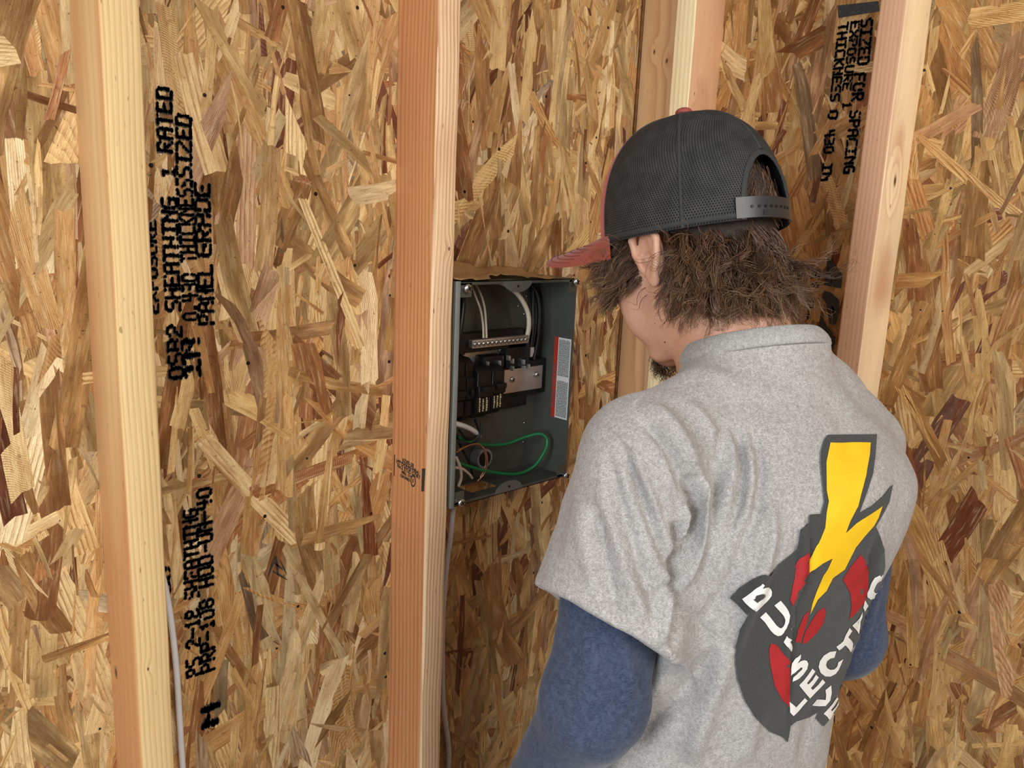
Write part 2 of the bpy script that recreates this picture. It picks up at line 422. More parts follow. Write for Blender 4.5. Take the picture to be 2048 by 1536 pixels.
# ledges on which the four cover screws sit
for (cx, cz) in ((PX0+.018, Z1-.0125), (X1-.006, Z1-.012), (PX0+.016, PZ0+.012), (X1-.010, PZ0+.012)):
    bx(bm, (max(PX0+PT, cx-.012), yf, cz-.010), (min(X1-PT, cx+.012), yf+PT, cz+.010))
pchild(bmobj('enclosure', bm, M['galv'], sm=30))
bm = bmesh.new(); bx(bm, (PX0-.0005, yf-.0016, PZ0-.001), (PX0+.0078, yf-.0002, Z1+.0005), .0005)
pchild(bmobj('side_flange', bm, plain('grey_enamel_light', (.20, .215, .195), .4, noise=.05), sm=30))
def half_disc(name, cx, z, r, up, y):
    bm = bmesh.new(); vs = []
    for yy in (y, y+.001):
        ring = [bm.verts.new((cx+r*1.25*math.cos(a), yy, z+(1 if up else -1)*r*.72*math.sin(a))) for a in np.linspace(0, math.pi, 20)]
        vs.append(ring)
    for k in range(19):
        bm.faces.new((vs[0][k], vs[0][k+1], vs[1][k+1], vs[1][k]))
    bm.faces.new(vs[0][::-1]); bm.faces.new(vs[1])
    bmesh.ops.recalc_face_normals(bm, faces=bm.faces)
    o = pchild(bmobj(name, bm, plain('tab_enamel', (.12, .125, .115), .45), sm=30))
    bm = bmesh.new(); cylinder(bm, (cx, y-.0006, z+(1 if up else -1)*r*.33), (cx, y+.0004, z+(1 if up else -1)*r*.33), .0019, n=12)
    h = bmobj('tab_hole', bm, M['black']); h.parent = o
    return o
half_disc('rim_tab', PX0+.122, Z1-PT, .024, False, yf-.0004)
half_disc('rim_tab', PX0+.122, PZ0+PT, .024, True, yf-.0004)
# cover screws
def screw(name, p, r, ax=(0, -1, 0), L=.011, slot=True, parent=None, phillips=True):
    p = np.array(p); ax = np.array(ax, float)
    bm = bmesh.new(); cylinder(bm, p, p+ax*L, r*.45, n=12)
    # domed head
    q = Vector(ax).to_track_quat('Z', 'Y').to_matrix().to_4x4()
    r_ = bmesh.ops.create_uvsphere(bm, u_segments=18, v_segments=10, radius=r, matrix=Matrix.Translation(V(p+ax*L)) @ q @ Matrix.Diagonal((1, 1, .55, 1)))
    o = bmobj(name, bm, M['steel'], sm=40)
    bm = bmesh.new(); top = V(p+ax*(L+r*.50))
    m = Matrix.Translation(top) @ q @ Matrix.Rotation(.5, 4, 'Z')
    for k in (0, 1) if phillips else (0,):
        r2 = bmesh.ops.create_cube(bm, size=1, matrix=m @ Matrix.Rotation(math.pi/2*k, 4, 'Z') @ Matrix.Diagonal((r*1.2, r*.22, r*.22, 1)))
    s = bmobj('screw_slot', bm, M['black']); s.parent = o
    return o
for p in (on(937, 577, 1, yf-.009), on(1153, 564, 1, yf-.008), on(924, 1006, 1, yf-.009), on(1133, 951, 1, yf-.008)):
    pchild(screw('cover_screw', (p[0], yf-.0002, p[2]), .0066, L=.008))
def pb(name, lo, hi, mat, bev=.001, label=None):
    bm = bmesh.new(); bx(bm, lo, hi, bev); o = pchild(bmobj(name, bm, mat, sm=35))
    if label: o['label'] = label
    return o
def zpx(px, py, y): return on(px, py, 1, y)
# neutral bar: black carrier and aluminium bar with binding screws
y1 = -.050
a = zpx(916, 682, y1); b_ = zpx(1048, 668, y1)
pb('bar_carrier', (PX0+.004, y1, a[2]-.020), (b_[0]+.006, y1+.018, a[2]+.010), M['black'])
nb = pb('neutral_bar', (zpx(936, 684, y1)[0], y1-.010, a[2]-.012), (b_[0], y1-.0005, a[2]+.001), M['alu'], .001, 'aluminium terminal bar with a row of binding screws')
nx = np.linspace(zpx(941, 684, y1)[0], b_[0]-.006, 13)
for k, x_ in enumerate(nx):
    s = screw('terminal_screw', (x_, y1-.010, a[2]-.0055), .0040, L=.0015, phillips=False); s.parent = nb; s.matrix_parent_inverse = nb.matrix_world.inverted() if False else Matrix.Translation(panel.location) @ Matrix.Translation(panel.location).inverted()
# bus mounting plate (bright metal) and black base
c0 = zpx(914, 700, -.030); c1 = zpx(1012, 727, -.030)
pb('mounting_plate', (PX0+.012, -.032, c1[2]-.004), (c1[0]+.004, -.030, c0[2]), M['alu'], .0006, 'bright metal plate behind the bus bars')
c0 = zpx(1008, 738, -.036); c1 = zpx(1080, 775, -.036)
pb('bus_bar', (c0[0]-.012, -.040, c1[2]), (c1[0], -.036, c0[2]-.001), M['alu'], .0006, 'bright lower bus strap')
for (px_, py_) in ((924, 705), (1001, 699)):
    q = zpx(px_, py_, -.033); pchild(screw('plate_screw', q, .0052, L=.001))
q = zpx(1024, 759, -.0405); pchild(screw('plate_screw', q, .0052, L=.001))
q = zpx(1073, 749, -.0405); pchild(screw('plate_screw', q, .0050, L=.001))
g0 = zpx(1005, 740, -.014); g1 = zpx(1098, 790, -.014)
pb('bus_base', (g0[0]-.02, -.034, zpx(1040, 792, -.034)[2]), (g1[0]-.004, -.010, zpx(1060, 720, -.034)[2]), M['black'], .002, 'black plastic base')
pb('bus_base', (zpx(1002, 800, -.02)[0], -.026, zpx(1040, 812, -.026)[2]), (zpx(1053, 800, -.026)[0], -.009, zpx(1040, 790, -.026)[2]), M['black'], .001)
pb('lug_block', (zpx(1010, 700, -.045)[0], -.050, zpx(1030, 735, -.05)[2]), (zpx(1056, 700, -.045)[0], -.020, zpx(1030, 684, -.05)[2]), M['black'], .003)
pb('lug_block', (zpx(965, 720, -.050)[0], -.052, zpx(980, 740, -.052)[2]), (zpx(1008, 720, -.050)[0], -.022, zpx(980, 712, -.052)[2]), M['black'], .004)
pb('mounting_bracket', (zpx(1058, 700, -.030)[0], -.034, zpx(1062, 714, -.034)[2]), (zpx(1065, 700, -.030)[0], -.031, zpx(1062, 695, -.034)[2]), M['paper_white'], .0005)
for (px_, py_) in ((975, 728), (999, 726), (985, 737), (1000, 742), (1018, 716), (1025, 722), (1025, 737), (1047, 724), (1048, 736), (1057, 733)):
    q = zpx(px_, py_, -.054)
    pb('bus_stab', (q[0]-.001, q[1]-.003, q[2]-.004), (q[0]+.0012, q[1]+.006, q[2]+.004), M['alu'], .0003)
# breakers
def breaker(x0, x1, z0, z1, yfr, ybk, label, txt=True, seed=0):
    bm = bmesh.new()
    pr = [(ybk, z0), (yfr+.016, z0), (yfr+.012, z0+.006), (yfr+.004, z0+.010), (yfr+.004, z0+.034), (yfr, z0+.036), (yfr, z1-.030), (yfr+.004, z1-.028), (yfr+.004, z1-.008), (yfr+.014, z1-.001), (ybk, z1)]
    A = [bm.verts.new((x0, y, z)) for y, z in pr]; B = [bm.verts.new((x1, y, z)) for y, z in pr]
    n = len(pr)
    for k in range(n): bm.faces.new((A[k], A[(k+1) % n], B[(k+1) % n], B[k]))
    bm.faces.new(A[::-1]); bm.faces.new(B); bmesh.ops.recalc_face_normals(bm, faces=bm.faces)
    bmesh.ops.bevel(bm, geom=[e for e in bm.edges], offset=.0008, segments=1, affect='EDGES')
    o = pchild(bmobj('breaker', bm, M['breaker'], sm=30)); o['label'] = label
    bm = bmesh.new(); bx(bm, (x0+.004, yfr-.0065, z0+.043), (x1-.004, yfr+.002, z0+.052), .0015)
    t = bmobj('toggle', bm, M['black'], sm=35); t.parent = o
    bm = bmesh.new(); bx(bm, (x0+.0022, yfr+.0030, z0+.012), (x1-.0022, yfr+.0045, z0+.033)); t = bmobj('rating_label', bm, M['black']); t.parent = o
    if txt:
        RR = random.Random(seed); bm = bmesh.new()
        for cx_ in range(3):
            zz = z0+.0125
            while zz < z0+.031:
                hgt = RR.uniform(.0012, .0035)
                xx = x0+.0032+cx_*(x1-x0-.0064)/3
                bx(bm, (xx, yfr+.0026, zz), (xx+RR.uniform(.0014, .0030), yfr+.0034, zz+hgt)); zz += hgt+.0009
        t = bmobj('label_print', bm, plain('label_print_%d' % seed, lin(196, 176, 128), .5)); t.parent = o
    return o
bz0 = zpx(965, 838, -.074)[2]; bz1 = zpx(965, 745, -.074)[2]
e0 = zpx(958, 800, -.078)[0]; e1 = zpx(985, 800, -.078)[0]; e2 = zpx(988, 800, -.078)[0]; e3 = zpx(1012, 800, -.078)[0]
breaker(e0, e1, bz0, bz1+.008, -.078, -.034, 'black breaker with a printed rating label, left of the pair', seed=3)
breaker(e2, e3, bz0+.002, bz1+.006, -.077, -.034, 'black breaker with a printed rating label, right of the pair', seed=4)
breaker(PX0+.003, e0-.016, bz0-.004, bz1+.024, -.066, -.030, 'dark breaker half hidden behind the stud', txt=False, seed=5)
breaker(e0-.0155, e0-.0008, bz0-.004, bz1+.022, -.068, -.030, 'dark breaker beside the panel wall', txt=False, seed=6)
# knockouts and studs on the back wall and right wall
def knock(px, py, r, ax):
    bm = bmesh.new()
    if ax == 0:
        p = on(px, py, 0, X1-PT); d = (-1, 0, 0)
    else:
        p = on(px, py, 1, yb-PT); d = (0, -1, 0)
    for rr, h in ((r, .0005), (r*.62, .001)):
        cylinder(bm, p, np.array(p)+np.array(d)*h, rr, n=24)
    pchild(bmobj('knockout', bm, M['galv'], sm=30))
for a_ in ((1095, 590, .013, 0), (1110, 905, .012, 0), (975, 560, .012, 1), (1022, 612, .006, 1), (1015, 905, .012, 1), (955, 905, .013, 1), (1030, 838, .003, 1)):
    knock(*a_)
for (px_, py_) in ((1048, 846), (1053, 592), (1048, 628), (1036, 612), (1046, 884)):
    q = zpx(px_, py_, yb-PT); pchild(screw('rivet', q, .0022, L=.0008, phillips=False))
# wires
def wire(name, pts, r, mat, label=None):
    o = pchild(tube(name, pts, r, mat));
    if label: o['label'] = label
    return o
W = zpx
wire('wire', [W(940, 560, -.03), W(950, 590, -.035), W(961, 620, -.045), W(966, 650, -.058), W(967, 676, -.061)], .0018, M['sheath_tan'])
wire('wire', [W(946, 560, -.03), W(960, 585, -.035), W(969, 615, -.045), W(972, 650, -.058), W(973, 676, -.061)], .0018, M['sheath_tan'])
wire('neutral_cable', [W(965, 556, -.03), W(1005, 566, -.04), W(1035, 588, -.045), W(1054, 620, -.05), W(1058, 650, -.055), W(1052, 684, -.052)], .0040, M['sheath_tan'], 'thick off-white cable curving down to the terminal bar')
wire('hot_cable', [W(1060, 566, -.012), W(1074, 590, -.02), W(1079, 630, -.026), W(1074, 680, -.03), W(1066, 720, -.034)], .0040, M['black'], 'black cable at the back right')
wire('hot_cable', [W(1064, 566, -.012), W(1066, 600, -.018), W(1066, 650, -.022), W(1060, 700, -.03)], .0038, M['black'])
wire('hot_cable', [W(916, 560, -.06), W(926, 600, -.055), W(922, 650, -.06), W(916, 690, -.06)], .0045, M['black'])
wire('ground_wire', [W(905, 920, -.055), W(930, 930, -.055), W(975, 942, -.055), W(1030, 948, -.056), W(1066, 934, -.060), W(1088, 905, -.066), W(1094, 880, -.064), W(1080, 868, -.056), W(1050, 874, -.046), W(1010, 888, -.04), W(965, 889, -.04), W(930, 880, -.04), W(915, 872, -.035)], .0027, M['green'], 'green insulated wire looping across the bottom of the box')
wire('bare_copper_wire', [W(912, 905, -.07), W(935, 892, -.065), W(955, 888, -.06), W(970, 900, -.06), W(975, 925, -.06), W(968, 948, -.055), W(955, 962, -.05)], .0011, M['copper'])
wire('bare_copper_wire', [W(915, 900, -.06), W(940, 890, -.055), W(962, 892, -.05), W(971, 912, -.05), W(970, 935, -.05), W(960, 955, -.05)], .0011, M['copper'])
wire('black_wire', [W(962, 845, -.05), W(962, 865, -.055), W(950, 885, -.055), W(925, 888, -.055), W(912, 880, -.05)], .0018, M['black'])
wire('black_wire', [W(950, 840, -.05), W(957, 860, -.05), W(952, 872, -.05), W(935, 878, -.05), W(918, 860, -.05)], .0018, M['black'])
wire('black_wire', [W(912, 870, -.04), W(925, 900, -.04), W(938, 925, -.03), W(945, 950, -.03)], .0020, M['black'])
wire('cable_end', [W(906, 846, -.06), W(930, 853, -.055), W(948, 862, -.05), W(958, 872, -.045)], .0042, M['sheath_white'], 'white cable sheath ending inside the box')
# torn sheath ends near the lower left corner
wire('stripped_sheath', [W(912, 915, -.075), W(920, 935, -.07), W(922, 955, -.066), W(917, 972, -.064)], .0026, M['sheath_tan'])
wire('stripped_sheath', [W(911, 935, -.07), W(925, 938, -.066), W(938, 948, -.06), W(944, 956, -.055)], .0022, M['sheath_tan'])
q = zpx(955, 912, -.010)
bm = bmesh.new(); cylinder(bm, q, (q[0], q[1]-.018, q[2]), .0165, n=28); c_ = pchild(bmobj('cable_connector', bm, plain('connector_grey', (.22, .22, .21), .5), sm=40)); c_['label'] = 'round grey cable connector'
bm = bmesh.new(); cylinder(bm, (q[0], q[1]-.0175, q[2]), (q[0], q[1]-.0188, q[2]), .0125, n=28); h_ = bmobj('connector_bore', bm, M['black']); h_.parent = c_
# warning label on the right inner wall
LX = X1-PT-.0004
qa = on(1110, 673, 0, LX); qb = on(1096, 828, 0, LX); qc = on(1143, 679, 0, LX)
ly0, ly1 = qa[1], qc[1]; lz1, lz0 = (qa[2]+qc[2])/2, qb[2]-.002
if ly0 < ly1: ly0, ly1 = ly1, ly0
def flatx(name, y0, y1, z0, z1, x, mat, parent=None):
    bm = bmesh.new(); bx(bm, (x-.0003, min(y0, y1), z0), (x, max(y0, y1), z1)); o = bmobj(name, bm, mat)
    if parent: o.parent = parent
    else: pchild(o)
    return o
lab = flatx('warning_label', ly0, ly1, lz0, lz1, LX, M['paper_white']); lab['label'] = 'white printed warning label with a red edge'
lw = ly0-ly1
flatx('red_strip', ly0, ly0-lw*.24, lz0, lz1, LX-.0003, M['red'], lab)
bm = bmesh.new(); RR = random.Random(5)
for col_ in range(2):
    z_a, z_b = (lz0+.003, lz0+(lz1-lz0)*.47) if col_ == 0 else (lz0+(lz1-lz0)*.53, lz1-.003)
    yy = ly0-lw*.30
    while yy > ly1+.003:
        zz = z_a
        while zz < z_b-.001:
            L_ = min(RR.uniform(.001, .0045), z_b-zz)
            bx(bm, (LX-.0007, yy-.0009, zz), (LX-.0003, yy, zz+L_)); zz += L_+.0007
        yy -= .0019
o = bmobj('fine_print', bm, M['label_ink']); o.parent = lab; o['kind'] = 'stuff'

def text_mesh(name, s, size, loc, xdir, ydir, mat, parent=None, bold=0.0, ext=.0001, align='CENTER', squash=1.0):
    cu = bpy.data.curves.new(name, 'FONT'); cu.body = s; cu.size = size; cu.align_x = align; cu.align_y = 'CENTER'
    cu.extrude = ext; cu.offset = bold; cu.resolution_u = 3
    t = bpy.data.objects.new(name, cu); C.objects.link(t)
    dg = bpy.context.evaluated_depsgraph_get(); me = bpy.data.meshes.new_from_object(t.evaluated_get(dg))
    bpy.data.objects.remove(t)
    x = Vector(xdir).normalized(); y = Vector(ydir).normalized(); z = x.cross(y)
    me.transform(Matrix(((x[0]*squash, y[0], z[0], loc[0]), (x[1]*squash, y[1], z[1], loc[1]), (x[2]*squash, y[2], z[2], loc[2]), (0, 0, 0, 1))))
    me.materials.clear()
    return link(name, me, mat, parent)
text_mesh('warning_text', 'WARNING / ADVERTENCIA', .0062, (LX-.0006, ly0-lw*.12, lz0+(lz1-lz0)*.40), (0, 0, 1), (0, 1, 0), M['label_ink'], lab, .00015)

# translucent masking paper lying on top of the box
bm = bmesh.new(); nx_, ny_ = 40, 16; grid = []
for i in range(nx_+1):
    row = []
    for j in range(ny_+1):
        u, v = i/nx_, j/ny_
        x = PX0+.002+u*.205; y = -.006-v*(.080+.016*math.sin(u*9)+.006*math.sin(u*31))
        z = Z1+.0010+.012*abs(math.sin(u*5.2+v*2.1))*(.35+.65*(1-v))*math.exp(-((u-.42)/.36)**2)*1.1+.0025*abs(math.sin(u*23+v*9))+.008*max(0, 1-v*2.2)
        row.append(bm.verts.new((x, y, z)))
    grid.append(row)
for i in range(nx_):
    for j in range(ny_): bm.faces.new((grid[i][j], grid[i+1][j], grid[i+1][j+1], grid[i][j+1]))
mp, nt, b = newmat('masking_paper'); N = NB(nt); tc = N.n('ShaderNodeTexCoord').outputs['Object']
nt.links.new(N.mix(N.noise(tc, 50, 3), lin(176, 132, 80), lin(206, 166, 112)), b.inputs['Base Color'])
b.inputs['Roughness'].default_value = .45; b.inputs['Alpha'].default_value = .82; b.inputs['Transmission Weight'].default_value = .15
o = bmobj('masking_paper', bm, mp, sm=80); tag(o, 'crumpled translucent tan paper lying on top of the breaker panel', 'paper')
s_ = o.modifiers.new('thickness', 'SOLIDIFY'); s_.thickness = .0003

# ------------------------------------------------------------------ ink stamps
FONT = {'A': '01110 10001 10001 11111 10001 10001 10001', 'B': '11110 10001 10001 11110 10001 10001 11110', 'C': '01111 10000 10000 10000 10000 10000 01111',
'D': '11110 10001 10001 10001 10001 10001 11110', 'E': '11111 10000 10000 11110 10000 10000 11111', 'F': '11111 10000 10000 11110 10000 10000 10000',
'G': '01111 10000 10000 10111 10001 10001 01111', 'H': '10001 10001 10001 11111 10001 10001 10001', 'I': '11111 00100 00100 00100 00100 00100 11111',
'K': '10001 10010 10100 11000 10100 10010 10001', 'L': '10000 10000 10000 10000 10000 10000 11111', 'M': '10001 11011 10101 10101 10001 10001 10001',
'N': '10001 11001 10101 10011 10001 10001 10001', 'O': '01110 10001 10001 10001 10001 10001 01110', 'P': '11110 10001 10001 11110 10000 10000 10000',
'R': '11110 10001 10001 11110 10100 10010 10001', 'S': '01111 10000 10000 01110 00001 00001 11110', 'T': '11111 00100 00100 00100 00100 00100 00100',
'U': '10001 10001 10001 10001 10001 10001 01110', 'X': '10001 10001 01010 00100 01010 10001 10001', 'Z': '11111 00001 00010 00100 01000 10000 11111',
'0': '01110 10001 10001 10001 10001 10001 01110', '1': '00100 01100 00100 00100 00100 00100 01110', '2': '01110 10001 00001 00110 01000 10000 11111',
'3': '11110 00001 00001 01110 00001 00001 11110', '4': '10010 10010 10010 11111 00010 00010 00010', '6': '01110 10000 10000 11110 10001 10001 01110',
'7': '11111 00001 00010 00100 00100 01000 01000', '8': '01110 10001 10001 01110 10001 10001 01110', '-': '00000 00000 00000 11111 00000 00000 00000',
'.': '00000 00000 00000 00000 00000 01100 01100', '/': '00001 00001 00010 00100 01000 10000 10000', '|': '00100 00100 00100 00100 00100 00100 00100', ' ': ' '.join(['00000']*7)}
def dots(name, s, p0, p1, height, up_dir, nrm, parent, seed=0, dens=1.0):
    "dot-matrix stamp from p0 to p1 (baseline), letters standing along up_dir; every dot a small disc of ink"
    R = random.Random(seed); p0, p1 = np.array(p0), np.array(p1); nrm = np.array(nrm, float); up_dir = np.array(up_dir, float)
    adv = (p1-p0)/len(s); bm = bmesh.new(); al = np.linalg.norm(adv); ad = adv/al
    for i, ch in enumerate(s):
        rows = FONT[ch].split()
        for rI, row in enumerate(rows):
            for cI, bit in enumerate(row):
                if bit != '1' or R.random() > .95*dens: continue
                for sub in range(2):
                    c = p0+adv*(i+(cI+.5+R.uniform(-.25, .25))/6)+up_dir*height*((6-rI+.5+R.uniform(-.2, .2))/7)+nrm*.0004
                    ra = al/6*R.uniform(.85, 1.35); rb = height/7*R.uniform(.60, .95)
                    n = 7; w0 = R.uniform(0, 6)
                    bm.faces.new([bm.verts.new(c+ad*ra*R.uniform(.75, 1.15)*math.cos(w0+2*math.pi*k/n)+up_dir*rb*R.uniform(.75, 1.15)*math.sin(w0+2*math.pi*k/n)) for k in range(n)])
    o = bmobj(name, bm, M['ink'], parent); o['kind'] = 'stuff'
    return o
WZ = -.0028
def stampL(s, x0, y0, x1, y1, hpx, seed):
    "left wall: reads upwards from (x0,y0) to (x1,y1); letter tops to the left"
    p0, p1 = on(x0, y0, 1, WZ), on(x1, y1, 1, WZ)
    h = abs(on(x0-hpx, y0, 1, WZ)[0]-p0[0])
    d = p1-p0; d /= np.linalg.norm(d); up = np.cross(d, (0, -1, 0)); up = up if up[0] < 0 else -up
    dots('ink_stamp', s, p0, p1, h, up, (0, -1, 0), wb, seed)
stampL('2RS8', 352, 306, 347, 172, 34, 1) if False else None
stampL('RATED', 346, 306, 344, 174, 32, 1); stampL('1', 352, 356, 351, 330, 32, 2)
stampL('SHEATHING', 362, 622, 354, 392, 32, 3); stampL('OSB2', 369, 756, 364, 644, 32, 4)
stampL('SPACING', 389, 356, 384, 228, 34, 5) if False else stampL('SIZED', 384, 356, 383, 228, 32, 5)
stampL('THICKNESS', 394, 524, 385, 356, 33, 6); stampL('0.430', 398, 640, 395, 544, 33, 7); stampL('IN', 402, 752, 399, 671, 33, 8)
stampL('GRADE', 423, 513, 420, 363, 32, 9); stampL('PANEL', 429, 648, 425, 525, 32, 10)
stampL('EXPOSURE', 318, 626, 312, 437, 22, 11)
stampL('PS 2-18 SHEATHING', 402, 1347, 396, 1012, 30, 12); stampL('PRP-108 HUD-UM-40', 431, 1338, 423, 970, 30, 13)
stampL('N', 443, 1442, 441, 1396, 40, 14)
stampL('00', 342, 1188, 340, 1128, 12, 15)
WX = W2-.0028
def stampR(s, x0, y0, x1, y1, hpx, seed):
    "right wall: reads downwards; letter tops to the right"
    p0, p1 = on(x0, y0, 0, WX), on(x1, y1, 0, WX)
    h = abs(on(x0+hpx, y0, 0, WX)[1]-p0[1])
    d = p1-p0; d /= np.linalg.norm(d); up = np.cross(d, (-1, 0, 0)); up = up if up[1] < 0 else -up
    dots('ink_stamp', s, p0, p1, h, up, (-1, 0, 0), wr, seed)
stampR('SIZED', 1722, 40, 1714, 134, 24, 21); stampR('FOR', 1708, 148, 1702, 206, 24, 22); stampR('SPACING', 1700, 222, 1686, 350, 22, 23)
stampR('EXPOSURE', 1702, 44, 1684, 184, 18, 24); stampR('1', 1686, 205, 1684, 220, 18, 25)
stampR('THICKNESS', 1677, 48, 1659, 206, 20, 26); stampR('0', 1657, 222, 1655, 242, 20, 27); stampR('430', 1650, 262, 1647, 310, 20, 28); stampR('IN', 1645, 328, 1641, 364, 20, 29)
stampR('E1', 1624, 538, 1617, 582, 18, 30); stampR('2-', 1613, 594, 1606, 640, 18, 31)
bm = bmesh.new(); c_ = [on(x, y, 0, WX-.0003) for x, y in ((1675, 11), (1756, 2), (1759, 22), (1677, 36))]
bm.faces.new([bm.verts.new(V(p)) for p in c_]); bmobj('ink_bar', bm, M['ink'], wr)
def letter(pts):
    bm = bmesh.new(); bm.faces.new([bm.verts.new(V(on(1520+x/4.268, 360+y/4.267, 0, WX-.0003))) for x, y in pts]); bmesh.ops.triangulate(bm, faces=bm.faces[:]); bmobj('ink_letter', bm, M['ink'], wr)
letter([(580, 625), (600, 660), (640, 735), (700, 800), (698, 860), (690, 925), (620, 912), (620, 860), (648, 845), (640, 800), (612, 792), (606, 830), (612, 912), (545, 895), (560, 850), (572, 800), (566, 740), (572, 680)])
letter([(555, 945), (610, 965), (670, 1020), (674, 1080), (665, 1130), (655, 1195), (640, 1240), (620, 1235), (620, 1160), (634, 1130), (630, 1085), (610, 1070), (603, 1110), (612, 1235), (590, 1220), (582, 1160), (575, 1100), (565, 1050), (530, 1010), (535, 970)])
letter([(520, 1135), (540, 1190), (570, 1245), (632, 1330), (632, 1400), (620, 1452), (566, 1400), (560, 1370), (572, 1340), (556, 1320), (545, 1350), (556, 1398), (520, 1385), (490, 1385), (508, 1330), (515, 1290), (502, 1230)])
# scribble on the left wall
bm = bmesh.new()
for (x0, y0, x1, y1, w) in ((536, 1152, 552, 1112, 5), (552, 1112, 556, 1150, 6), (545, 1142, 575, 1160, 4), (560, 1120, 574, 1150, 3), (548, 1125, 566, 1140, 4)):
    a = on(x0, y0, 1, WZ); b2 = on(x1, y1, 1, WZ); d = (b2-a)/np.linalg.norm(b2-a); s = np.cross(d, (0, 1, 0))*w*.0003
    bm.faces.new([bm.verts.new(V(p)) for p in (a-s*.4, (a+b2)/2-s, b2-s*.3, b2+s*.3, (a+b2)/2+s*1.2, a+s*.4)])
bmobj('ink_scribble', bm, M['ink'], wb)
# grade stamp on stud B's left face
gx = XB-.0004
def onB(px, py): return on(px, py, 0, gx)
q0, q1 = onB(796, 923), onB(840, 947)
xd = q1-q0; xd /= np.linalg.norm(xd); yd = np.cross((-1, 0, 0), xd); yd = yd if yd[2] > 0 else -yd
loc_b = Vector(stB.location)
def gtext(s, px, py, size):
    p = onB(px, py)-np.array(loc_b); o = text_mesh('grade_stamp', s, size, p, xd, yd, M['ink'], stB, .0002, squash=.9); return o
gtext('KD85-28', 816, 926, .0082); gtext('HT DOUG FIR-L', 815, 934, .0088); gtext('No.2 STUD S-DRY', 817, 943, .0080); gtext('MILL 174', 813, 949, .0070); gtext('CERTIFIED', 810, 956, .0060)
bm = bmesh.new(); c = onB(826, 962)-np.array(loc_b)
ri = []
for k in range(20):
    w = 2*math.pi*k/20; ri.append([bm.verts.new(V(c+r_*(math.cos(w)*xd*1.0+math.sin(w)*yd*1.5))) for r_ in (.0062, .0044)])
for k in range(20): bm.faces.new((ri[k][0], ri[(k+1) % 20][0], ri[(k+1) % 20][1], ri[k][1]))
bmobj('grade_seal', bm, M['ink'], stB)
gtext('S', 826, 962, .008)
for (xa, ya, xb, yb2, w) in ((795, 921, 838, 946, 1.2),):
    bm = bmesh.new(); a, b2 = onB(xa, ya)-np.array(loc_b), onB(xb, yb2)-np.array(loc_b); s = yd*.0006
    bm.faces.new([bm.verts.new(V(p)) for p in (a-s, b2-s, b2+s, a+s)]); bmobj('stamp_rule', bm, M['ink'], stB)
bm = bmesh.new()
bm.faces.new([bm.verts.new(V(onB(*p)-np.array(loc_b))) for p in ((844, 937), (850.5, 937), (848, 983), (842.5, 983))]); bmobj('stamp_bar', bm, M['ink'], stB)
bm = bmesh.new()
bm.faces.new([bm.verts.new(V(onB(*p)-np.array(loc_b))) for p in ((788.3, 909), (790, 909), (789, 952), (787.5, 952))]); bmobj('stamp_bar', bm, M['ink'], stB)

# ------------------------------------------------------------------ the electrician (signed-distance modelling meshed with surface nets)
def axis_pts(spec):
    "rectilinear axis: [(x0,x1,step), ...]"
    out = []
    for a, b, s in spec:
        n = max(1, int(round((b-a)/s))); out += list(np.linspace(a, b, n, endpoint=False))
    out.append(spec[-1][1]); return np.array(out)
class SDF:
    def __init__(s, ax, ay, az):
        s.a = (ax, ay, az); s.F = np.full((len(ax), len(ay), len(az)), .08, dtype=np.float32)
    def box(s, lo, hi, pad):
        sl = []
        for i in range(3):
            i0 = max(0, np.searchsorted(s.a[i], lo[i]-pad)-1); i1 = min(len(s.a[i]), np.searchsorted(s.a[i], hi[i]+pad)+1)
            sl.append(slice(i0, max(i1, i0+1)))
        g = np.meshgrid(*[s.a[i][sl[i]] for i in range(3)], indexing='ij')
        return tuple(sl), g
    def comb(s, sl, d, k, op):
        F = s.F[sl]
        if op == 'add':
            if k > 0:
                h = np.clip(.5+.5*(F-d)/k, 0, 1); s.F[sl] = F*(1-h)+d*h-k*h*(1-h)
            else: s.F[sl] = np.minimum(F, d)
        else:
            d = -d
            if k > 0:
                h = np.clip(.5+.5*(d-F)/k, 0, 1); s.F[sl] = F*(1-h)+d*h+k*h*(1-h)
            else: s.F[sl] = np.maximum(F, d)
    def cone(s, p0, p1, r0, r1=None, k=.01, op='add'):
        r1 = r0 if r1 is None else r1; p0 = np.asarray(p0, float); p1 = np.asarray(p1, float)
        rm = max(r0, r1)
        sl, (X, Y, Z) = s.box(np.minimum(p0, p1)-rm, np.maximum(p0, p1)+rm, k+.012)
        d = p1-p0; L2 = d@d+1e-12
        t = np.clip(((X-p0[0])*d[0]+(Y-p0[1])*d[1]+(Z-p0[2])*d[2])/L2, 0, 1)
        D = np.sqrt((X-p0[0]-t*d[0])**2+(Y-p0[1]-t*d[1])**2+(Z-p0[2]-t*d[2])**2)-(r0+(r1-r0)*t)
        s.comb(sl, D, k, op)
    def ell(s, c, r, Rm=None, k=.01, op='add'):
        c = np.asarray(c, float); r = np.asarray(r, float); m = r.max()
        sl, (X, Y, Z) = s.box(c-m, c+m, k+.012)
        P = np.stack([X-c[0], Y-c[1], Z-c[2]], -1)
        if Rm is not None: P = P@Rm       # columns of Rm = local axes
        q = P/r; n0 = np.sqrt((q**2).sum(-1)); n1 = np.sqrt(((q/r)**2).sum(-1))+1e-9
        s.comb(sl, n0*(n0-1)/n1, k, op)
    def loft(s, fn, lo, hi, k=.01, op='add'):
        sl, (X, Y, Z) = s.box(np.array(lo), np.array(hi), k+.012); s.comb(sl, fn(X, Y, Z), k, op)
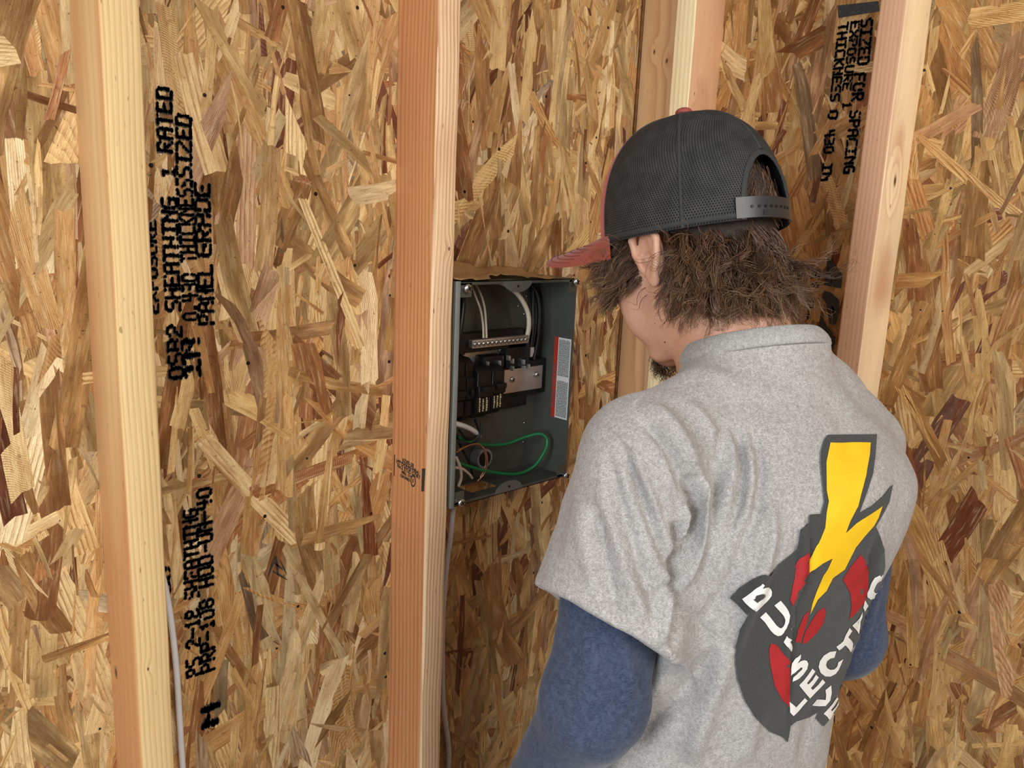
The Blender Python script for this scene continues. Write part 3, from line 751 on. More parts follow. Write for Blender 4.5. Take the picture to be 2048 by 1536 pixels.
def surface_nets(F, ax, ay, az):
    S = F < 0
    nx, ny, nz = F.shape
    c = np.zeros((nx-1, ny-1, nz-1), np.int8)
    for i in (0, 1):
        for j in (0, 1):
            for k in (0, 1): c += S[i:nx-1+i, j:ny-1+j, k:nz-1+k]
    act = (c > 0) & (c < 8)
    idx = np.full(act.shape, -1, np.int64); I = np.argwhere(act); idx[act] = np.arange(len(I))
    P = np.zeros((len(I), 3)); Wt = np.zeros(len(I))
    A = (ax, ay, az)
    corners = [(i, j, k) for i in (0, 1) for j in (0, 1) for k in (0, 1)]
    for a in corners:
        for d in range(3):
            if a[d] == 1: continue
            b = list(a); b[d] = 1; b = tuple(b)
            ia = tuple(I[:, m]+a[m] for m in range(3)); ib = tuple(I[:, m]+b[m] for m in range(3))
            fa = F[ia]; fb = F[ib]; m = (fa < 0) != (fb < 0)
            t = np.where(m, fa/(fa-fb+1e-20), 0)
            pos = np.stack([A[q][ia[q]] for q in range(3)], -1).astype(float)
            pb_ = np.stack([A[q][ib[q]] for q in range(3)], -1)
            pos = pos+t[:, None]*(pb_-pos)
            P += np.where(m[:, None], pos, 0); Wt += m
    P /= Wt[:, None]
    quads = []
    for d in range(3):
        e = [1, 1, 1]; e[d] = 0
        sl0 = [slice(1, n-1) if q != d else slice(0, n-1) for q, n in enumerate(F.shape)]
        sl1 = [slice(1, n-1) if q != d else slice(1, n) for q, n in enumerate(F.shape)]
        A0 = S[tuple(sl0)]; A1 = S[tuple(sl1)]
        o = [1, 1, 1]; o[d] = 0
        u, v = [(1, 2), (2, 0), (0, 1)][d]
        for flip in (0, 1):
            m = (A0 & ~A1) if flip == 0 else (~A0 & A1)
            J = np.argwhere(m)+np.array(o)
            def cell(du, dv):
                K = J.copy(); K[:, u] -= du; K[:, v] -= dv; return idx[K[:, 0], K[:, 1], K[:, 2]]
            q = np.stack([cell(1, 1), cell(0, 1), cell(0, 0), cell(1, 0)], -1)
            quads.append(q if flip == 0 else q[:, ::-1])
    return P, np.concatenate(quads)
def np_mesh(name, P, Q, mat, parent=None):
    me = bpy.data.meshes.new(name); me.vertices.add(len(P)); me.vertices.foreach_set('co', P.astype(np.float32).ravel())
    n = Q.shape[1]; me.loops.add(Q.size); me.loops.foreach_set('vertex_index', Q.astype(np.int32).ravel())
    me.polygons.add(len(Q)); me.polygons.foreach_set('loop_start', np.arange(0, Q.size, n, dtype=np.int32))
    me.polygons.foreach_set('loop_total', np.full(len(Q), n, dtype=np.int32)); me.update(calc_edges=True); me.validate()
    me.polygons.foreach_set('use_smooth', [True]*len(me.polygons))
    return link(name, me, mat, parent)
def relax(P, Q, it=2, lam=.5, keep=None):
    E = np.unique(np.sort(np.concatenate([Q[:, [0, 1]], Q[:, [1, 2]], Q[:, [2, 3]], Q[:, [3, 0]]]), 1), axis=0)
    deg = np.bincount(E.ravel(), minlength=len(P)).astype(float)[:, None]+1e-9
    for _ in range(it):
        for l in (lam, -lam*1.04):
            S_ = np.zeros_like(P)
            for q in range(3):
                S_[:, q] = np.bincount(E[:, 0], P[E[:, 1], q], len(P))+np.bincount(E[:, 1], P[E[:, 0], q], len(P))
            P = P+l*(S_/deg-P)
    return P
def vnormals(P, Q):
    n = np.cross(P[Q[:, 2]]-P[Q[:, 0]], P[Q[:, 3]]-P[Q[:, 1]]); N_ = np.zeros_like(P)
    for k in range(4):
        for q in range(3): N_[:, q] += np.bincount(Q[:, k], n[:, q], len(P))
    return N_/(np.linalg.norm(N_, axis=1, keepdims=True)+1e-12)

AB = math.radians(12)
BR = np.array([math.cos(AB), -math.sin(AB), 0.]); BF = np.array([math.sin(AB), math.cos(AB), 0.]); BZ = np.array([0, 0, 1.])
BO = np.array([.775, -.547, 0.])
BM = np.stack([BR, BF, BZ])           # rows: body axes in world
def b2w(p): return BO+np.asarray(p, float)@BM
def w2b(p): return (np.asarray(p, float)-BO)@BM.T
AH = math.radians(10-12); BETA = math.radians(27); GAM = math.radians(0)
hr = np.array([math.cos(AH), -math.sin(AH), 0.]); hf0 = np.array([math.sin(AH), math.cos(AH), 0.])
hf = math.cos(BETA)*hf0-math.sin(BETA)*BZ; hu = math.cos(BETA)*BZ+math.sin(BETA)*hf0
HM = np.stack([hr, hf, hu]); HO = np.array([-.004, .112, 1.600])
def h2b(p): return HO+np.asarray(p, float)@HM
def h2w(p): return b2w(h2b(p))
HR = HM.T                              # columns: head axes in body frame

# torso profile rows: z, centre f, half width, half depth, superellipse exponent
TOR = np.array([
 (.80, -.005, .160, .112, 2.3), (.95, -.005, .150, .108, 2.3), (1.05, .0, .140, .098, 2.3), (1.15, -.002, .136, .098, 2.35), (1.25, -.012, .148, .102, 2.4),
 (1.33, -.024, .156, .104, 2.5), (1.39, -.026, .160, .100, 2.4), (1.43, -.016, .138, .084, 2.2), (1.455, -.004, .105, .070, 2.0), (1.485, .012, .066, .058, 2.0), (1.53, .03, .05, .05, 2.0)])
CRZ = [.84, 1.0, 1.15, 1.25, 1.33, 1.40, 1.5]; CRX = [-.062, -.058, -.050, -.038, -.022, -.004, 0.0]
def fine_rows(rows):
    z = np.linspace(rows[0, 0], rows[-1, 0], 400); k = np.exp(-np.linspace(-2, 2, 31)**2); k /= k.sum()
    out = [z]
    for c in range(1, rows.shape[1]):
        v = np.interp(z, rows[:, 0], rows[:, c]); out.append(np.convolve(np.pad(v, 15, mode='edge'), k, mode='valid'))
    return np.stack(out, 1)
def torso_fn(off=0.0, rows=TOR, flare=0.0):
    rows = fine_rows(rows)
    def f(X, Y, Z):
        cf = np.interp(Z, rows[:, 0], rows[:, 1]); w = np.interp(Z, rows[:, 0], rows[:, 2])+off; d = np.interp(Z, rows[:, 0], rows[:, 3])+off
        n = np.interp(Z, rows[:, 0], rows[:, 4]); X = X-np.interp(Z, CRZ, CRX); w = w+flare*np.clip(1.2-Z, 0, 1); d = d+flare*np.clip(1.2-Z, 0, 1)
        q = (np.abs(X/w)**n+np.abs((Y-cf)/d)**n)**(1/n)
        D = (q-1)*np.minimum(w, d)*.95
        return np.maximum(np.maximum(D, rows[0, 0]-Z), Z-rows[-1, 0])
    return f
LSH, LEL = np.array([-.178, -.012, 1.405]), w2b(at(1187, 1405, .735))
LWR = LEL+np.array([-.006, .105, -.205]); LHD = LWR+np.array([.004, .030, -.070])
RSH, REL = np.array([.156, -.012, 1.380]), w2b(at(1678, 1268, .93))
RWR = REL+np.array([-.06, .215, -.10]); RHD = RWR+np.array([-.015, .066, -.02])

# --- body: head, neck, torso, arms, hands, legs and feet in one skin
ax = axis_pts([(-.42, -.11, .0062), (-.11, -.06, .0016), (-.06, .06, .0032), (.06, .11, .0020), (.11, .40, .0062)])
ay = axis_pts([(-.22, -.02, .0062), (-.02, .26, .0024), (.26, .40, .005)])
az = axis_pts([(0.0, .95, .011), (.95, 1.17, .0045), (1.17, 1.42, .007), (1.42, 1.54, .0027), (1.54, 1.64, .0019), (1.64, 1.77, .0035)])
S = SDF(ax, ay, az)
S.loft(torso_fn(-.012), (-.2, -.16, .85), (.2, .14, 1.53), .01)
for s_ in (-1, 1):
    S.cone((s_*.09, -.005, .88), (s_*.105, .01, .48), .085, .058, .03)
    S.cone((s_*.105, .01, .48), (s_*.11, -.02, .09), .056, .040, .02)
    S.cone((s_*.11, -.045, .05), (s_*.125, .13, .04), .038, .032, .02)
for sh, el, wr_, hd, s_ in ((LSH, LEL, LWR, LHD, -1), (RSH, REL, RWR, RHD, 1)):
    S.cone((s_*.07, -.005, 1.425), sh, .036, .038, .03)
    S.cone(sh, el, .038, .036, .02); S.cone(el, wr_, .038, .025, .012)
    S.cone(wr_, hd, .024, .028, .012)
    dirv = (hd-wr_)/np.linalg.norm(hd-wr_); side = np.array([s_*-1., 0, 0]); side -= dirv*(side@dirv); side /= np.linalg.norm(side); nrm = np.cross(dirv, side)
    if nrm[2] > 0: nrm = -nrm
    side = np.array([0, 0, 0])+side
    for k, (o_, l_) in enumerate(((-.030, .062), (-.010, .074), (.010, .078), (.029, .068))):
        base = hd+side*o_*.95+dirv*.012; kn = base+dirv*l_*.5+nrm*.012; m2 = kn+dirv*l_*.28+nrm*.020; tip = m2+dirv*l_*.12+nrm*.018
        S.cone(hd+side*o_*.5, base, .013, .0105, .006); S.cone(base, kn, .0100, .0090, .003); S.cone(kn, m2, .0090, .0082, .003); S.cone(m2, tip, .0082, .0072, .003)
    tb = wr_+dirv*.025+side*.018; t1 = tb+dirv*.030+side*.030+nrm*.006; t2 = t1+dirv*.026+side*.010+nrm*.012
    S.cone(tb, t1, .014, .0110, .008); S.cone(t1, t2, .0108, .0090, .003)
# neck
S.cone((0, .008, 1.43), h2b((0, -.016, -.035)), .056, .056, .02)
S.cone((0, .045, 1.43), h2b((0, .02, -.06)), .045, .040, .02)
# head
def he(c, r, k=.012, op='add', rot=None): S.ell(h2b(c), r, HR if rot is None else HR@rot, k, op)
def hc(a, b, r0, r1=None, k=.008, op='add'): S.cone(h2b(a), h2b(b), r0, r1, k, op)
he((0, .002, .048), (.076, .096, .080)); he((0, .040, -.008), (.066, .056, .084), .02)
for s_ in (-1, 1):
    hc((s_*.052, .004, -.045), (s_*.022, .072, -.098), .019, .015, .018)
    he((s_*.044, .066, -.020), (.024, .027, .024), .014); he((s_*.036, .068, -.052), (.026, .024, .036), .016)
    hc((s_*.015, .093, .024), (s_*.045, .082, .026), .009, .009, .010)
    he((s_*.032, .098, .008), (.015, .012, .011), .006, 'sub')
    he((s_*.031, .082, .006), (.0135, .0135, .0125), .002)
    he((s_*.012, .108, -.030), (.008, .010, .007), .004)
he((0, .034, -.070), (.046, .048, .036), .02); he((0, .083, -.101), (.021, .016, .016), .012)
hc((0, .094, .014), (0, .113, -.024), .0075, .0105, .008); he((0, .086, -.058), (.030, .016, .024), .012)
he((0, .099, -.053), (.021, .008, .0052), .003); he((0, .098, -.063), (.019, .008, .0062), .003)
# ears: plate, helix rim, hollow and lobe
for s_ in (-1, 1):
    e = lambda y, z, o: (s_*(.0775+o), y+.006, z*.98-.012)
    ctr = [(-.004, -.026), (.003, -.012), (.006, .006), (.004, .022), (-.006, .032), (-.019, .034), (-.029, .025), (-.031, .010), (-.026, -.006), (-.019, -.018), (-.012, -.027)]
    outw = [.002, .004, .006, .008, .009, .009, .009, .0085, .0075, .006, .004]
    he(e(-.013, .002, .001), (.0065, .017, .029), .006)
    for q in range(len(ctr)-1):
        hc(e(*ctr[q], outw[q]), e(*ctr[q+1], outw[q+1]), .0042, .0042, .002)
    he(e(-.008, -.027, .003), (.0048, .0085, .0105), .003)
    he(e(-.013, .010, .0115), (.0070, .0125, .019), .002, 'sub')
    he(e(-.008, -.006, .008), (.0080, .0080, .0100), .002, 'sub')
    hc(e(-.016, .020, .0045), e(-.021, -.004, .0045), .0026, .0026, .003)
    hc(e(-.021, -.004, .0045), e(-.014, -.018, .005), .0028, .0028, .002)
    hc(e(.002, .000, .006), e(.002, -.008, .006), .0036, .0032, .002)
P, Q = surface_nets(S.F, *S.a); P = relax(P, Q, 3)
skin, nt, b = newmat('skin'); N = NB(nt); tc = N.n('ShaderNodeTexCoord').outputs['Object']
n1 = N.noise(tc, 30, 4); n2 = N.noise(tc, 220, 3)
col = N.mix(N.mr(n1, .3, .7), lin(204, 150, 122), lin(214, 164, 136))
col = N.mix(N.mr(n2, .55, .75, 0, .35), col, lin(186, 126, 102))
mole = None
for mp_ in ((1330, 684, 2.2), (1329, 646, .9), (1309, 647, .9)):
    pass
nt.links.new(col, b.inputs['Base Color']); b.inputs['Roughness'].default_value = .48
b.inputs['Subsurface Weight'].default_value = .12; b.inputs['Subsurface Radius'].default_value = (.010, .004, .002); b.inputs['Subsurface Scale'].default_value = .6
nt.links.new(N.bump(n2, .25, .0004), b.inputs['Normal'])
person = np_mesh('person', b2w(P)-BO, Q, skin); person.location = BO
tag(person, 'young man seen from behind, cap on bowed head, grey t-shirt over blue long sleeves', 'person')
def pp(o): o.parent = person; o.matrix_parent_inverse = Matrix.Translation(Vector(BO)).inverted(); return o

# --- t-shirt
VX = .0046
ax = axis_pts([(-.42, .34, VX)]); ay = axis_pts([(-.20, .16, VX)]); az = axis_pts([(.84, 1.57, VX)])
T = SDF(ax, ay, az)
TS = np.array([
 (.84, -.010, .186, .128, 2.3), (.95, -.012, .182, .126, 2.3), (1.05, -.020, .176, .122, 2.3), (1.15, -.026, .178, .122, 2.35), (1.25, -.032, .184, .124, 2.4),
 (1.33, -.034, .186, .124, 2.5), (1.39, -.028, .180, .114, 2.4), (1.43, -.016, .150, .097, 2.2), (1.455, -.002, .112, .084, 2.0), (1.485, .014, .082, .074, 2.0), (1.53, .03, .07, .07, 2.0)])
T.loft(torso_fn(0, TS), (-.25, -.2, .84), (.25, .16, 1.53), 0)
HEML = (w2b(at(1044, 1152, .665)), w2b(at(1312, 1302, .715)))
SHc = LSH+np.array([0, 0, .004])
hemc = (LSH+(LEL-LSH)*.62)
T.cone((-.07, -.008, 1.425), SHc, .056, .062, .035)
T.cone(SHc, hemc+(LEL-LSH)*.25, .0615, .072, .028)
T.cone((.07, -.008, 1.425), RSH+np.array([0, 0, .004]), .056, .058, .035)
rh = RSH+(REL-RSH)*.62
T.cone(RSH, rh+(REL-RSH)*.2, .062, .068, .028)
# cut the sleeves at their hems, open the ends and the neck
def cut_half(n, p, lo, hi):
    n = np.array(n, float); n /= np.linalg.norm(n)
    T.loft(lambda X, Y, Z: -((X-p[0])*n[0]+(Y-p[1])*n[1]+(Z-p[2])*n[2]), lo, hi, .002, 'sub')
np.set_printoptions(precision=4, suppress=True)
if 0: print('anchors', LEL, REL, HEML, hemc)
# refined shirt profile (replaces the first trial field)
TS = np.array([
 (.84, .0, .176, .126, 2.3), (.95, .0, .168, .122, 2.3), (1.05, -.008, .156, .113, 2.3), (1.15, -.010, .150, .113, 2.35), (1.25, -.015, .162, .117, 2.4),
 (1.33, -.027, .170, .120, 2.5), (1.37, -.032, .172, .115, 2.4), (1.40, -.026, .154, .107, 2.2), (1.425, -.014, .138, .098, 2.1), (1.445, -.004, .112, .088, 2.0), (1.465, .004, .090, .079, 2.0), (1.485, .010, .078, .072, 2.0), (1.54, .018, .068, .066, 2.0)])
T = SDF(ax, ay, az)
T.loft(torso_fn(0, TS), (-.25, -.2, .84), (.25, .16, 1.54), 0)
U = SDF(ax, ay, az)
U.cone((-.075, -.008, 1.438), (-.168, -.014, 1.409), .052, .054, .03)
U.cone((-.174, -.014, 1.404), hemc, .0590, .0740, .022)
U.cone(hemc, hemc+(LEL-LSH)*.3, .0740, .0790, 0)
U.cone((.072, -.008, 1.444), (.150, -.016, 1.388), .050, .048, .03)
rh = RSH+(REL-RSH)*.46
U.cone((.150, -.016, 1.378), rh, .0490, .054, .022)
U.cone(rh, rh+(REL-RSH)*.3, .054, .056, 0)
d_ = (LEL-LSH)/np.linalg.norm(LEL-LSH); hd_ = HEML[1]-HEML[0]; hd_ /= np.linalg.norm(hd_)
nL = d_-hd_*(d_@hd_); nL /= np.linalg.norm(nL)
pL = (HEML[0]+HEML[1])/2
dR = (REL-RSH)/np.linalg.norm(REL-RSH)
def half(n, p, lo, hi, guard=None):
    n = np.array(n, float); p = np.array(p)
    def f(X, Y, Z):
        D = -((X-p[0])*n[0]+(Y-p[1])*n[1]+(Z-p[2])*n[2])
        return D if guard is None else np.maximum(D, guard(X, Y, Z))
    U.loft(f, lo, hi, .003, 'sub')
# only the sleeve volume beyond the hem is removed: keep the torso by guarding with its own distance
tor_guard = lambda X, Y, Z: .004-torso_fn(0, TS)(X, Y, Z)
half(nL, pL, (-.42, -.2, 1.0), (-.05, .16, 1.42))
tc_ = ((pL-LSH)@nL)/(d_@nL); cC = LSH+d_*tc_; print('hem centre', cC, project(b2w(cC)))
U.cone(cC-d_*.02, cC+d_*.1, .056, .066, .003, 'sub')
half(dR, rh, (.02, -.2, 1.0), (.34, .16, 1.36))
h_ = np.clip(.5+.5*(T.F-U.F)/.020, 0, 1); T.F = T.F*(1-h_)+U.F*h_-.020*h_*(1-h_)
T.cone(hemc-d_*.012, hemc+d_*.2, .056, .060, .003, 'sub') if False else None
NC = np.array([0.004, .006, 1.499]); NN = np.array([.04, .36, 1.0]); NN /= np.linalg.norm(NN)
half(NN*-1, NC, (-.2, -.2, 1.40), (.2, .2, 1.53)) if False else None
T.loft(lambda X, Y, Z: -((X-NC[0])*NN[0]+(Y-NC[1])*NN[1]+(Z-NC[2])*NN[2]), (-.2, -.2, 1.38), (.2, .2, 1.57), .004, 'sub')
P, Q = surface_nets(T.F, *T.a); P = relax(P, Q, 4)
def subdivide(P, Q):
    "one linear split of every quad"
    E = np.sort(np.concatenate([Q[:, [0, 1]], Q[:, [1, 2]], Q[:, [2, 3]], Q[:, [3, 0]]]), 1)
    Eu, inv = np.unique(E, axis=0, return_inverse=True); inv = inv.ravel(); n = len(Q); nv = len(P)
    mid = (P[Eu[:, 0]]+P[Eu[:, 1]])/2; cen = P[Q].mean(1)
    e = [nv+inv[k*n:(k+1)*n] for k in range(4)]; c = nv+len(Eu)+np.arange(n)
    Q2 = np.concatenate([np.stack([Q[:, 0], e[0], c, e[3]], 1), np.stack([e[0], Q[:, 1], e[1], c], 1), np.stack([c, e[1], Q[:, 2], e[2]], 1), np.stack([e[3], c, e[2], Q[:, 3]], 1)])
    return np.concatenate([P, mid, cen]), Q2
P, Q = subdivide(P, Q); P = relax(P, Q, 3)
def projv(W_):
    v = W_-CAMP; z = v@FW; return 1024+CF*(v@RT)/z, 768-CF*(v@UP)/z
def folds(P, Q, specs):
    "cloth folds: each spec is (points seen at those pixels, half width px, height m, facing sharpness)"
    W_ = b2w(P); x, y = projv(W_); n = vnormals(P, Q); nw = n@BM; v = CAMP-W_; v /= np.linalg.norm(v, axis=1, keepdims=True)
    face = np.clip((nw*v).sum(1)*3, 0, 1); D = np.zeros(len(P))
    for pts, wd, amp in specs:
        p = np.array(catmull([(a, b, 0) for a, b in pts], 6))[:, :2]; L = len(p)
        best = np.full(len(P), 1e9); tb = np.zeros(len(P))
        m = (x > p[:, 0].min()-4*wd) & (x < p[:, 0].max()+4*wd) & (y > p[:, 1].min()-4*wd) & (y < p[:, 1].max()+4*wd) & (face > 0)
        I = np.where(m)[0]; xx, yy = x[I], y[I]; bb = best[I]; tt = tb[I]
        for k in range(L-1):
            a, b = p[k], p[k+1]; d = b-a; l2 = d@d+1e-9; t = np.clip(((xx-a[0])*d[0]+(yy-a[1])*d[1])/l2, 0, 1)
            q = np.hypot(xx-a[0]-t*d[0], yy-a[1]-t*d[1]); c = q < bb; bb = np.where(c, q, bb); tt = np.where(c, (k+t)/(L-1), tt)
        end = np.clip(np.minimum(tt, 1-tt)*5, 0.0, 1)**.7
        D[I] += amp*np.exp(-(bb/wd)**2)*end*face[I]
    return P+n*D[:, None]
SP = [
 # sleeve
 ([(1240, 880), (1270, 960), (1298, 1030), (1326, 1100), (1345, 1160)], 11, -.0042), ([(1262, 900), (1300, 990), (1322, 1060), (1345, 1120)], 9, .0030),
 ([(1215, 900), (1240, 1000), (1275, 1110), (1300, 1190), (1312, 1240)], 12, -.0034), ([(1200, 960), (1225, 1060), (1262, 1170), (1290, 1240)], 14, .0032),
 ([(1190, 1020), (1208, 1100), (1226, 1190), (1240, 1250)], 15, -.0036), ([(1165, 1000), (1170, 1090), (1190, 1180)], 18, .0025),
 ([(1318, 1130), (1336, 1180), (1330, 1240), (1318, 1290)], 11, .0040), ([(1140, 960), (1120, 1060), (1110, 1120)], 14, -.0015),
 # armpit
 ([(1375, 950), (1389, 1000), (1387, 1050), (1370, 1095), (1348, 1130)], 8.5, -.0090), ([(1392, 930), (1408, 985), (1411, 1045), (1397, 1100), (1370, 1150), (1352, 1190)], 10, .0065),
 ([(1362, 1000), (1372, 1040), (1362, 1080), (1346, 1100)], 7, .0045), ([(1350, 1040), (1357, 1085), (1350, 1140), (1346, 1190)], 8, -.0095), ([(1300, 1200), (1345, 1170), (1352, 1230), (1342, 1300)], 9, -.004),
 # shoulder and back
 ([(1285, 800), (1340, 850), (1372, 900), (1392, 950)], 15, .0050), ([(1280, 840), (1325, 885), (1352, 930), (1372, 990)], 10, -.0045), ([(1330, 800), (1385, 845), (1418, 900), (1430, 970)], 13, -.0040),
 ([(1380, 800), (1425, 870), (1445, 950), (1446, 1020)], 12, .0030), ([(1430, 860), (1440, 930), (1428, 1000), (1416, 1080)], 9, -.0040), ([(1470, 850), (1486, 930), (1478, 1000), (1455, 1080)], 9, -.0038),
 ([(1458, 860), (1466, 940), (1455, 1020)], 8, .0032), ([(1505, 850), (1522, 930), (1515, 1020), (1490, 1090)], 10, -.0034), ([(1495, 880), (1502, 960), (1492, 1040)], 8, .0028),
 ([(1545, 1000), (1542, 1080), (1520, 1150), (1490, 1230), (1465, 1310)], 14, .0052), ([(1500, 1040), (1480, 1120), (1440, 1200), (1400, 1260)], 16, -.0034),
 ([(1330, 760), (1400, 745), (1470, 760)], 14, .0020), ([(1420, 800), (1500, 815), (1580, 800)], 20, -.0018), ([(1640, 760), (1690, 850), (1700, 950)], 22, -.0022),
 ([(1560, 740), (1640, 770), (1720, 820)], 16, .0018),
 ([(1460, 1290), (1430, 1370), (1400, 1450), (1380, 1530)], 22, .0060), ([(1440, 1300), (1380, 1380), (1310, 1440), (1250, 1490)], 20, -.0070), ([(1350, 1300), (1310, 1380), (1260, 1430)], 18, .0045),
 ([(1345, 1210), (1390, 1240), (1420, 1290)], 14, -.003),
 # print creases
 ([(1617, 1010), (1621, 1080), (1617, 1140), (1603, 1180), (1590, 1205), (1582, 1290), (1577, 1400), (1574, 1490)], 4.5, -.0030), ([(1605, 1020), (1604, 1100), (1588, 1190), (1572, 1290), (1564, 1400)], 9, .0022),
 ([(1595, 1040), (1592, 1120), (1586, 1200)], 4, -.0020), ([(1750, 1060), (1738, 1140), (1726, 1220), (1702, 1300), (1684, 1380)], 5, -.0030), ([(1762, 1050), (1752, 1140), (1736, 1230), (1712, 1320), (1695, 1400)], 7, .0025),
 ([(1640, 1400), (1620, 1450), (1600, 1530)], 12, -.003), ([(1520, 1400), (1500, 1460), (1490, 1530)], 18, .003),
]
SP = [(a_, w_, h_*1.7) for a_, w_, h_ in SP]
P = folds(P, Q, SP); P = relax(P, Q, 5, .6)
# broad cloth unevenness
g = lambda p, f, s: np.sin(p[:, 0]*f+s+1.7*np.sin(p[:, 2]*f*.6+s*2))*np.sin(p[:, 2]*f*.7-s)*np.cos(p[:, 1]*f*.8+s)
n_ = vnormals(P, Q); P = P+n_*(.0018*g(P, 38, 1.1)+.0010*g(P, 71, 2.3)+.0006*g(P, 140, .4))[:, None]
# arm-hole seam as a fine raised line
P = folds(P, Q, [([(1168, 858), (1200, 850), (1232, 862), (1262, 893), (1292, 930), (1318, 966), (1340, 1002), (1354, 1040), (1362, 1082)], 2.6, .0017), ([(1255, 815), (1290, 785), (1340, 752)], 2.2, .0010)])
P = folds(P, Q, [([(1056, 1122), (1100, 1150), (1160, 1186), (1230, 1224), (1290, 1256), (1318, 1268)], 2.8, -.0011)])
def cloth(name, c1, c2, c3, sp=900.0):
    m, nt, b = newmat(name); N = NB(nt); tc = N.n('ShaderNodeTexCoord').outputs['Object']
    rot = N.n('ShaderNodeMapping', i={0: tc, 'Rotation': (0, .35, 0), 'Scale': (1, 1, 2.4)}).outputs[0]
    f1 = N.noise(rot, sp*.62, 3, .6); f2 = N.noise(tc, sp*.28, 3, .6); f3 = N.noise(tc, 26, 4)
    c = N.mix(N.mr(f1, .34, .66), c1, c2); c = N.mix(N.mr(f2, .42, .72, 0, .55), c, c3); c = N.mix(N.mr(f3, .4, .75, 0, .18), c, c3)
    nt.links.new(c, b.inputs['Base Color']); b.inputs['Roughness'].default_value = .92; b.inputs['Specular IOR Level'].default_value = .12
    b.inputs['Sheen Weight'].default_value = .18; b.inputs['Sheen Roughness'].default_value = .5
    nt.links.new(N.bump(f1, .55, .0007), b.inputs['Normal']); return m
grey = cloth('grey_heather_knit', lin(196, 191, 185), lin(146, 141, 137), lin(126, 119, 114))
blue = cloth('blue_heather_knit', lin(68, 77, 98), lin(42, 50, 70), lin(84, 92, 112), 700.0)
shirt = pp(np_mesh('t_shirt', b2w(P), Q, grey)); shirt['label'] = 'heather grey short sleeve t-shirt'
SBV = BVHTree.FromPolygons([tuple(p) for p in b2w(P)], [tuple(map(int, q)) for q in Q])

# ribbed collar
tf = torso_fn(0, TS); e1 = np.cross([0, 1, 0], NN); e1 /= np.linalg.norm(e1); e2 = np.cross(NN, e1)
ring = []
for k in range(240):
    w = 2*math.pi*k/240; d = math.cos(w)*e1+math.sin(w)*e2; lo, hi = .02, .2
    for _ in range(30):
        m_ = (lo+hi)/2; p_ = NC+d*m_-NN*.004
        if tf(np.array([p_[0]]), np.array([p_[1]]), np.array([p_[2]]))[0] < 0: lo = m_
        else: hi = m_
    ring.append((d, lo))
rr_ = np.array([r_ for _, r_ in ring]); kk_ = np.exp(-np.linspace(-2, 2, 25)**2); kk_ /= kk_.sum()
rr_ = np.convolve(np.concatenate([rr_[-12:], rr_, rr_[:12]]), kk_, mode='valid'); ring = [(d, r_) for (d, _), r_ in zip(ring, rr_)]
prof = [(.0006, -.0065), (.0022, -.0045), (.0020, 0), (.0000, .005), (-.0030, .0095), (-.0062, .0130), (-.0080, .0142), (-.0096, .0132), (-.0088, .010), (-.006, .004), (-.0048, -.003)]
vs = []; fs = []
for k, (d, r_) in enumerate(ring):
    rib = .0006 if k % 2 == 0 else -.0006
    for j, (o_, h_) in enumerate(prof): vs.append(b2w(NC+d*(r_+o_+(rib if 0 < j < 9 else 0))+NN*h_))
n_p = len(prof)
for k in range(240):
    for j in range(n_p): fs.append((k*n_p+j, ((k+1) % 240)*n_p+j, ((k+1) % 240)*n_p+(j+1) % n_p, k*n_p+(j+1) % n_p))
col_ = mesh('collar', vs, fs, cloth('grey_rib_knit', lin(194, 190, 185), lin(150, 146, 142), lin(132, 126, 121)), None, True); col_.parent = shirt

# blue long sleeves of the shirt underneath
ax = axis_pts([(-.42, -.12, .004), (-.12, .02, .02), (.02, .30, .004)]); ay = axis_pts([(-.16, .30, .004)]); az = axis_pts([(.96, 1.43, .004)])
for s_, (sh, el, wr_) in ((-1, (LSH, LEL, LWR)), (1, (RSH, REL, RWR))):
    B = SDF(ax, ay, az); ea = (el-sh)/np.linalg.norm(el-sh); fa = (wr_-el)/np.linalg.norm(wr_-el)
    B.cone(sh+ea*.04, el, .0500, .0465, .02); B.cone(el, wr_-fa*.01, .0455, .031, .02)
    B.cone(wr_-fa*.006, wr_+fa*.1, .028, .028, .002, 'sub')
    P2, Q2 = surface_nets(B.F, *B.a); P2 = relax(P2, Q2, 3)
    if s_ < 0:
        P2 = folds(P2, Q2, [([(1205, 1230), (1212, 1320), (1205, 1420), (1195, 1520)], 14, -.0030), ([(1235, 1270), (1262, 1340), (1280, 1400)], 12, .0034), ([(1225, 1290), (1240, 1370), (1235, 1460)], 12, -.0032),
                            ([(1180, 1250), (1175, 1350), (1160, 1450)], 16, .0024), ([(1110, 1240), (1095, 1340), (1070, 1440)], 16, .0018), ([(1290, 1340), (1265, 1420), (1235, 1480)], 9, -.003)])
    else:
        P2 = folds(P2, Q2, [([(1770, 1190), (1750, 1260), (1725, 1320)], 7, -.003), ([(1760, 1160), (1742, 1220), (1735, 1290)], 7, .003)])
    n_ = vnormals(P2, Q2); P2 = P2+n_*(.0012*g(P2, 60, .6)+.0007*g(P2, 120, 1.9))[:, None]
    o = pp(np_mesh('long_sleeve', b2w(P2), Q2, blue)); o['label'] = 'heather blue long sleeve'

